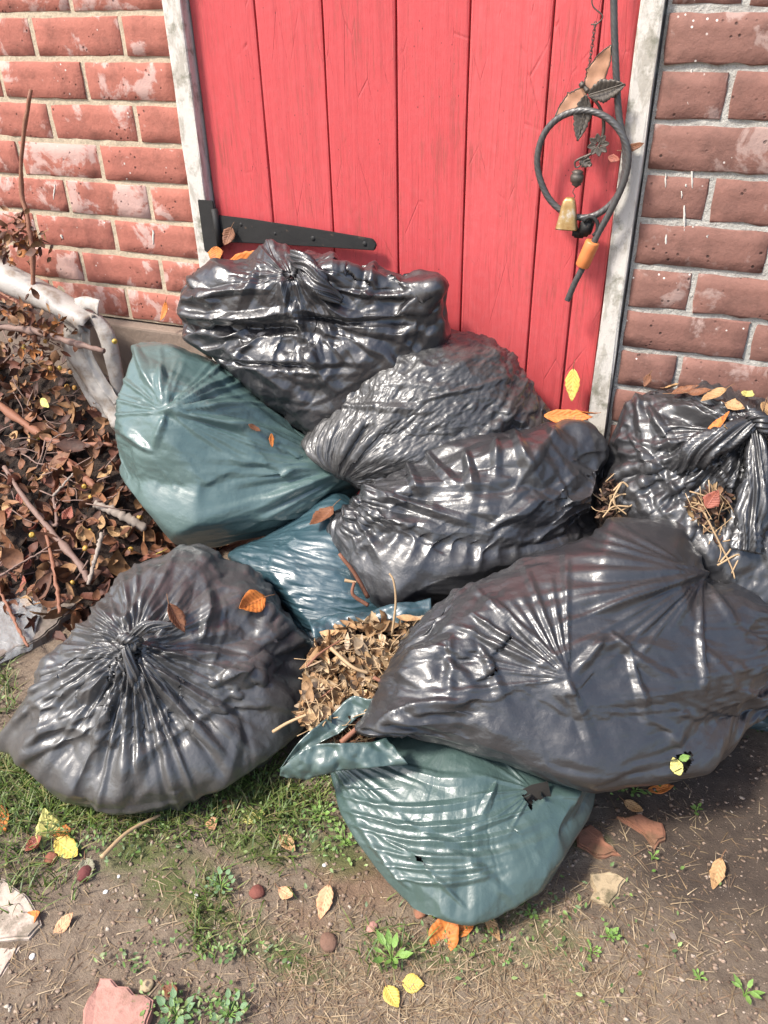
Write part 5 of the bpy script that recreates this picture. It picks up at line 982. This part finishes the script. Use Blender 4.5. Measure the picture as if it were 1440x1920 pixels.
stem([(545,1355,1.24), (600,1310,1.25), (625,1290,1.25)], 4, 'slender red twig below the dry leaf filling', M_bark2, 'twig', 'broken_twig')
stem([(190,1608,1.2), (240,1560,1.24), (300,1528,1.28)], 9, 'long straw coloured stalk lying on soil below the knotted bag', M_straw, 'stalk')
gl = [(u, v, depth_of(on_z(u, v, .006))) for u, v in ((190, 1608), (240, 1565), (300, 1530))]
for k, L in enumerate(([(1200,985), (1180,930), (1150,935), (1140,960)], [(1150,920), (1170,905), (1190,940), (1160,960)], [(1180,950), (1150,950), (1130,970)], [(1165,905), (1150,940), (1175,965)])):
    stem([(u, v, 1.39-.004*k) for u, v in L], 4, 'tangled pale dry root strand between the black bags', M_straw, 'root', 'dry_root')['group'] = 'root strands between the black bags'
for k, L in enumerate(([(1320,960), (1345,1010), (1370,1060), (1378,1085)], [(1350,1055), (1370,1030), (1380,1010)], [(1345,1060), (1385,1040), (1372,1075)])):
    stem([(u, v, zt-.02) for u, v in L], 4, 'pale dry strand hanging from the tear of the knotted bag', M_straw, 'strand', 'dry_strand')['group'] = 'strands hanging from the tear'
# tears in the film: dark openings with curled edges and what shows in them
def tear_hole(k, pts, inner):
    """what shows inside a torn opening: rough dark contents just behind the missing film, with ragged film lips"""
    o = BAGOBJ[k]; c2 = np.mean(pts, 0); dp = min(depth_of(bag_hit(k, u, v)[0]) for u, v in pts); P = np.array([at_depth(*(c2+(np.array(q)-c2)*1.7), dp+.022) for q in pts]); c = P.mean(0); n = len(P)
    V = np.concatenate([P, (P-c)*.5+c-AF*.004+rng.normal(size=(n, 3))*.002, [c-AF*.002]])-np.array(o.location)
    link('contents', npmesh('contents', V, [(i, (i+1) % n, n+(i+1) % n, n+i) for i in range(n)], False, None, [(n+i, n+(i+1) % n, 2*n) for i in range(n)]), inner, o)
    for q in range(3):
        a = np.array(pts[q*2 % n], float); b = np.array(pts[(q*2+1) % n], float); tip = (a+b)/2+(c2-(a+b)/2)*random.uniform(.2, .5); tri = np.array([bag_hit(k, *a)[0]-AF*.002, bag_hit(k, *b)[0]-AF*.002, at_depth(*tip, dp-.006)])-np.array(o.location)
        link('torn_flap', npmesh('torn_flap', tri, np.zeros((0, 4)), False, None, [(0, 1, 2)]), BAGS[k]['mat'], o)
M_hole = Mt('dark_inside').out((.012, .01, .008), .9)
for k_ in ('F', 'G'):
    for h_ in BAGS[k_]['holes']: tear_hole(k_, h_, M_hole)
p, n_ = bag_hit('G', 1272, 1432); leaf(p-AF*.002, CAM-p, .026, .017, 2.2, 'pale', 'lime green leaf showing through the hole in the large stretched bag', curl=.6, stalk=False); leaf(bag_hit('G', 1288, 1420)[0]-AF*.002, CAM-p, .016, .01, .6, 'green', 'small green leaf inside the hole of the large stretched bag', curl=.6, stalk=False)
# ================================================================== grass, straw and weeds
def blades(name, spots, mat, seed, seg=4):
    r = np.random.default_rng(seed); Vs, Qs, Cs, o = [], [], [], 0
    for (x, y, h, lean, az, wd, col) in spots:
        z0 = float(ground_z(np.array(x), np.array(y)))-.002; t = np.linspace(0, 1, seg+1); dr = np.array([math.cos(az), math.sin(az), 0]); sd = np.array([-dr[1], dr[0], 0])
        ctr = np.array([x, y, z0])+dr*(lean*h*t**1.8)[:, None]+np.array([0, 0, 1])*(h*(t-.35*min(1, lean)*t**2))[:, None]; w_ = (wd*(1-t**1.6)+.0002)[:, None]
        Vs += [ctr-sd*w_, ctr+sd*w_]; k = seg+1; Qs.append(np.array([(i, i+1, k+i+1, k+i) for i in range(seg)])+o); o += 2*k; Cs.append(np.repeat(np.r_[np.array(col)*r.uniform(.7, 1.25), 1][None], 2*k, 0))
    me = npmesh(name, np.concatenate(Vs), np.concatenate(Qs)); ca = me.color_attributes.new('Col', 'FLOAT_COLOR', 'POINT'); ca.data.foreach_set('color', np.concatenate(Cs).astype(np.float32).ravel()); return link(name, me, mat)
M_vgr = mat_vcol('grass_mix', .5); r = np.random.default_rng(77); gs = []; gcol = [(.09, .15, .025), (.12, .18, .035), (.17, .21, .06), (.07, .12, .025), (.24, .22, .09)]
zones = [(180, 1520, 60, 22, 260, .05), (560, 1500, 40, 40, 160, .04), (40, 1440, 60, 40, 420, .055), (130, 1500, 70, 30, 420, .045), (30, 1540, 50, 50, 260, .045), (330, 1530, 80, 18, 330, .035), (480, 1480, 60, 35, 420, .04), (520, 1560, 30, 50, 160, .04), (400, 1690, 30, 26, 110, .03), (375, 1740, 16, 40, 90, .035), (60, 1640, 50, 30, 140, .04), (300, 1560, 50, 25, 160, .03), (8, 1290, 14, 30, 90, .05), (720, 1770, 30, 30, 70, .03), (850, 1720, 40, 15, 30, .02), (440, 1560, 40, 30, 120, .03), (590, 1450, 30, 30, 120, .035)]
for (u, v, sx, sy, n, h) in zones:
    for k in range(n):
        p = on_z(u+r.normal()*sx, v+r.normal()*sy); gs.append((p[0], p[1], h*r.uniform(.3, .95), r.uniform(.2, 1.5), r.uniform(0, 6.28), r.uniform(.0007, .0015), gcol[r.integers(5)]))
tag(blades('grass', gs, M_vgr, 1), 'short green grass along the edge of the soil', 'grass', kind='stuff')
ss = []; scol = [(.33, .25, .15), (.26, .18, .1), (.4, .31, .2), (.2, .13, .08)]
for (u, v, sx, sy, n) in ((900, 1850, 220, 60, 2300), (640, 1850, 90, 60, 500), (1000, 1690, 60, 22, 260), (1150, 1780, 150, 80, 500), (600, 1720, 120, 40, 350), (300, 1680, 200, 120, 500), (1250, 1600, 120, 80, 260), (100, 1850, 120, 60, 250)):
    for k in range(n):
        p = on_z(u+r.normal()*sx, v+r.normal()*sy); ss.append((p[0], p[1], r.uniform(.004, .010), r.uniform(1.5, 4.5), r.uniform(0, 6.28), r.uniform(.0004, .0008), scol[r.integers(4)]))
tag(blades('dry_straw', ss, M_vleaf, 2, 3), 'bleached dry grass stalks matted on the soil', 'straw', kind='stuff')
# tiny ground cover (clover)
cs = []
for (u, v, sx, sy, n) in ((480, 1500, 60, 30, 150), (590, 1540, 40, 40, 160), (640, 1580, 20, 30, 60), (40, 1470, 50, 40, 160), (210, 1570, 70, 30, 130), (440, 1780, 60, 15, 120), (900, 1770, 90, 30, 80), (1100, 1750, 100, 60, 60), (1400, 1360, 40, 14, 70), (1180, 1480, 40, 10, 30), (110, 1540, 60, 30, 110), (900, 1590, 30, 40, 0), (250, 1790, 40, 20, 40), (330, 1890, 50, 25, 140), (420, 1895, 30, 20, 80), (1000, 1690, 60, 30, 40), (8, 1260, 12, 30, 50)):
    for k in range(n): p = on_z(u+r.normal()*sx, v+r.normal()*sy); cs.append((p[0], p[1], float(ground_z(np.array(p[0]), np.array(p[1])))+r.uniform(.002, .016)))
cs = np.array(cs); cm = scatter_leaves('clover', cs, np.tile([0, -.3, 1], (len(cs), 1)), r.uniform(.004, .0095, len(cs)), [(.10, .19, .04), (.16, .25, .06), (.08, .15, .04), (.2, .27, .09)], 9, fold=(0, .3), curl=(.1, .5), tilt=.3)
tag(link('clover', cm, mat_vcol('clover_mix', .5)), 'tiny green clover leaves spread over the soil', 'clover', kind='stuff')
# weeds one can tell apart
def leafmesh(name, L, W_, seed): G = leaf_grid(L, W_, 9, 5, .15, .5, 0, 0, seed, .8); a, b = G.shape[:2]; G[..., 0] -= G[0, 2, 0]; return npmesh(name, G.reshape(-1, 3), gridQ(a, b), True, np.stack(np.meshgrid(np.linspace(0, 1, a), np.linspace(0, 1, b), indexing='ij'), -1).reshape(-1, 2))
ML['weed'] = mat_leaf('weed_leaf', (.13, .24, .05), (.19, .30, .07), (.1, .18, .04), .45); ML['blue'] = mat_leaf('weed_leaf_bluish', (.11, .20, .09), (.17, .25, .13), (.08, .15, .07), .5)
def weed(u, v, n, Lpx, ratio, spread, h, col, label, seed, up=.5):
    p = gpt(u, v, -.002); s = depth_of(p)/F_PX*.62; rr_ = random.Random(seed); root = empty('weed', p); tag(root, label, 'weed'); me = leafmesh('leaf', Lpx*s, Lpx*s*ratio, seed); me.materials.append(ML[col]); st = []
    for k in range(n):
        az = k*2.4+rr_.uniform(-.4, .4); rad = spread*s*rr_.uniform(.25, 1); q = Vector((rad*math.cos(az), rad*math.sin(az), h*rr_.uniform(.4, 1))); st.append(tube_arrays(spline([(0, 0, 0), (q.x*.4, q.y*.4, q.z*.7), tuple(q)], 6), .0006, 5))
        o = link('leaf', me, None, root); o.location = q; o.rotation_euler = (rr_.uniform(-.3, .3), -up*rr_.uniform(.2, 1), az); o.scale = [rr_.uniform(.65, 1.1)]*3
    V, Q, T = merge(st); link('stem', npmesh('stem', V, Q, True, None, T), ML['weed'], root)
weed(415, 1665, 22, 17, .85, 42, .02, 'blue', 'bluish green round leaved weed on the bare soil', 1)
weed(735, 1800, 12, 46, .45, 34, .025, 'weed', 'leafy green weed among the dry straw below the orange leaf', 2, .6)
weed(600, 1530, 16, 16, .8, 40, .022, 'weed', 'bright clover like weed in the grass left of the dark green bag', 3)
weed(648, 1582, 10, 20, .6, 34, .025, 'weed', 'pale green weed touching the side of the dark green bag', 4)
weed(910, 1715, 5, 26, .6, 16, .02, 'weed', 'small sprout with round leaves at the green bag tip', 5)
weed(1395, 1868, 6, 38, .45, 22, .02, 'weed', 'seedling with four narrow leaves on bare soil', 6)
weed(1306, 1518, 5, 18, .8, 12, .012, 'weed', 'tiny bright seedling on the dark soil beside the terracotta shard', 7)
weed(1190, 1482, 8, 20, .7, 24, .016, 'weed', 'small weed under the front edge of the large stretched bag', 8)
weed(1222, 1612, 5, 16, .5, 12, .018, 'weed', 'thin sprout between the terracotta shard and the tan leaf', 9)
weed(1145, 1760, 12, 15, .8, 30, .012, 'weed', 'small creeping weed below the buff stone', 10)
weed(1110, 1785, 10, 14, .8, 24, .01, 'weed', 'tiny creeping weed at the edge of the dry straw', 11)
weed(330, 1905, 14, 34, .6, 46, .02, 'blue', 'pale lobed weed beside the pink brick', 12)
weed(430, 1905, 12, 30, .6, 40, .018, 'blue', 'grey green weed next to the pale lobed one', 13)
weed(1310, 1835, 8, 14, .7, 18, .012, 'weed', 'small weed on bare soil near the narrow leaved seedling', 14)
weed(1410, 1362, 10, 20, .7, 26, .02, 'weed', 'green weed growing below the teal bag at the wall corner', 15)
weed(995, 1715, 8, 14, .7, 18, .01, 'weed', 'little weed right of the green bag tip near the dry stalks', 16)

tw = []; r = np.random.default_rng(5)
for k in range(130):
    u, v = r.uniform(-60, 300), r.uniform(600, 1120)
    if u > 205+(v-770)*.12 or (v > 1000 and u > 190-(v-1000)*.6): continue
    p = on_heap(u, v, .018) if v > 720 else on_wall(u*.6, v, -.17); d = r.normal(size=3)*np.array([1, .6, .5]); d /= np.linalg.norm(d); L = r.uniform(.04, .14); b = r.normal(size=3)*.012
    tw.append(tube_arrays(spline([p-d*L*.5, p+b, p+d*L*.5], 7), np.linspace(.0017, .0009, 7)*r.uniform(.6, 1.3), 5))
V, Q, T = merge(tw); tag(link('fine_twigs', npmesh('fine_twigs', V, Q, True, None, T), M_bark), 'tangle of fine twigs woven through the dry leaf heap', 'twigs', kind='stuff')
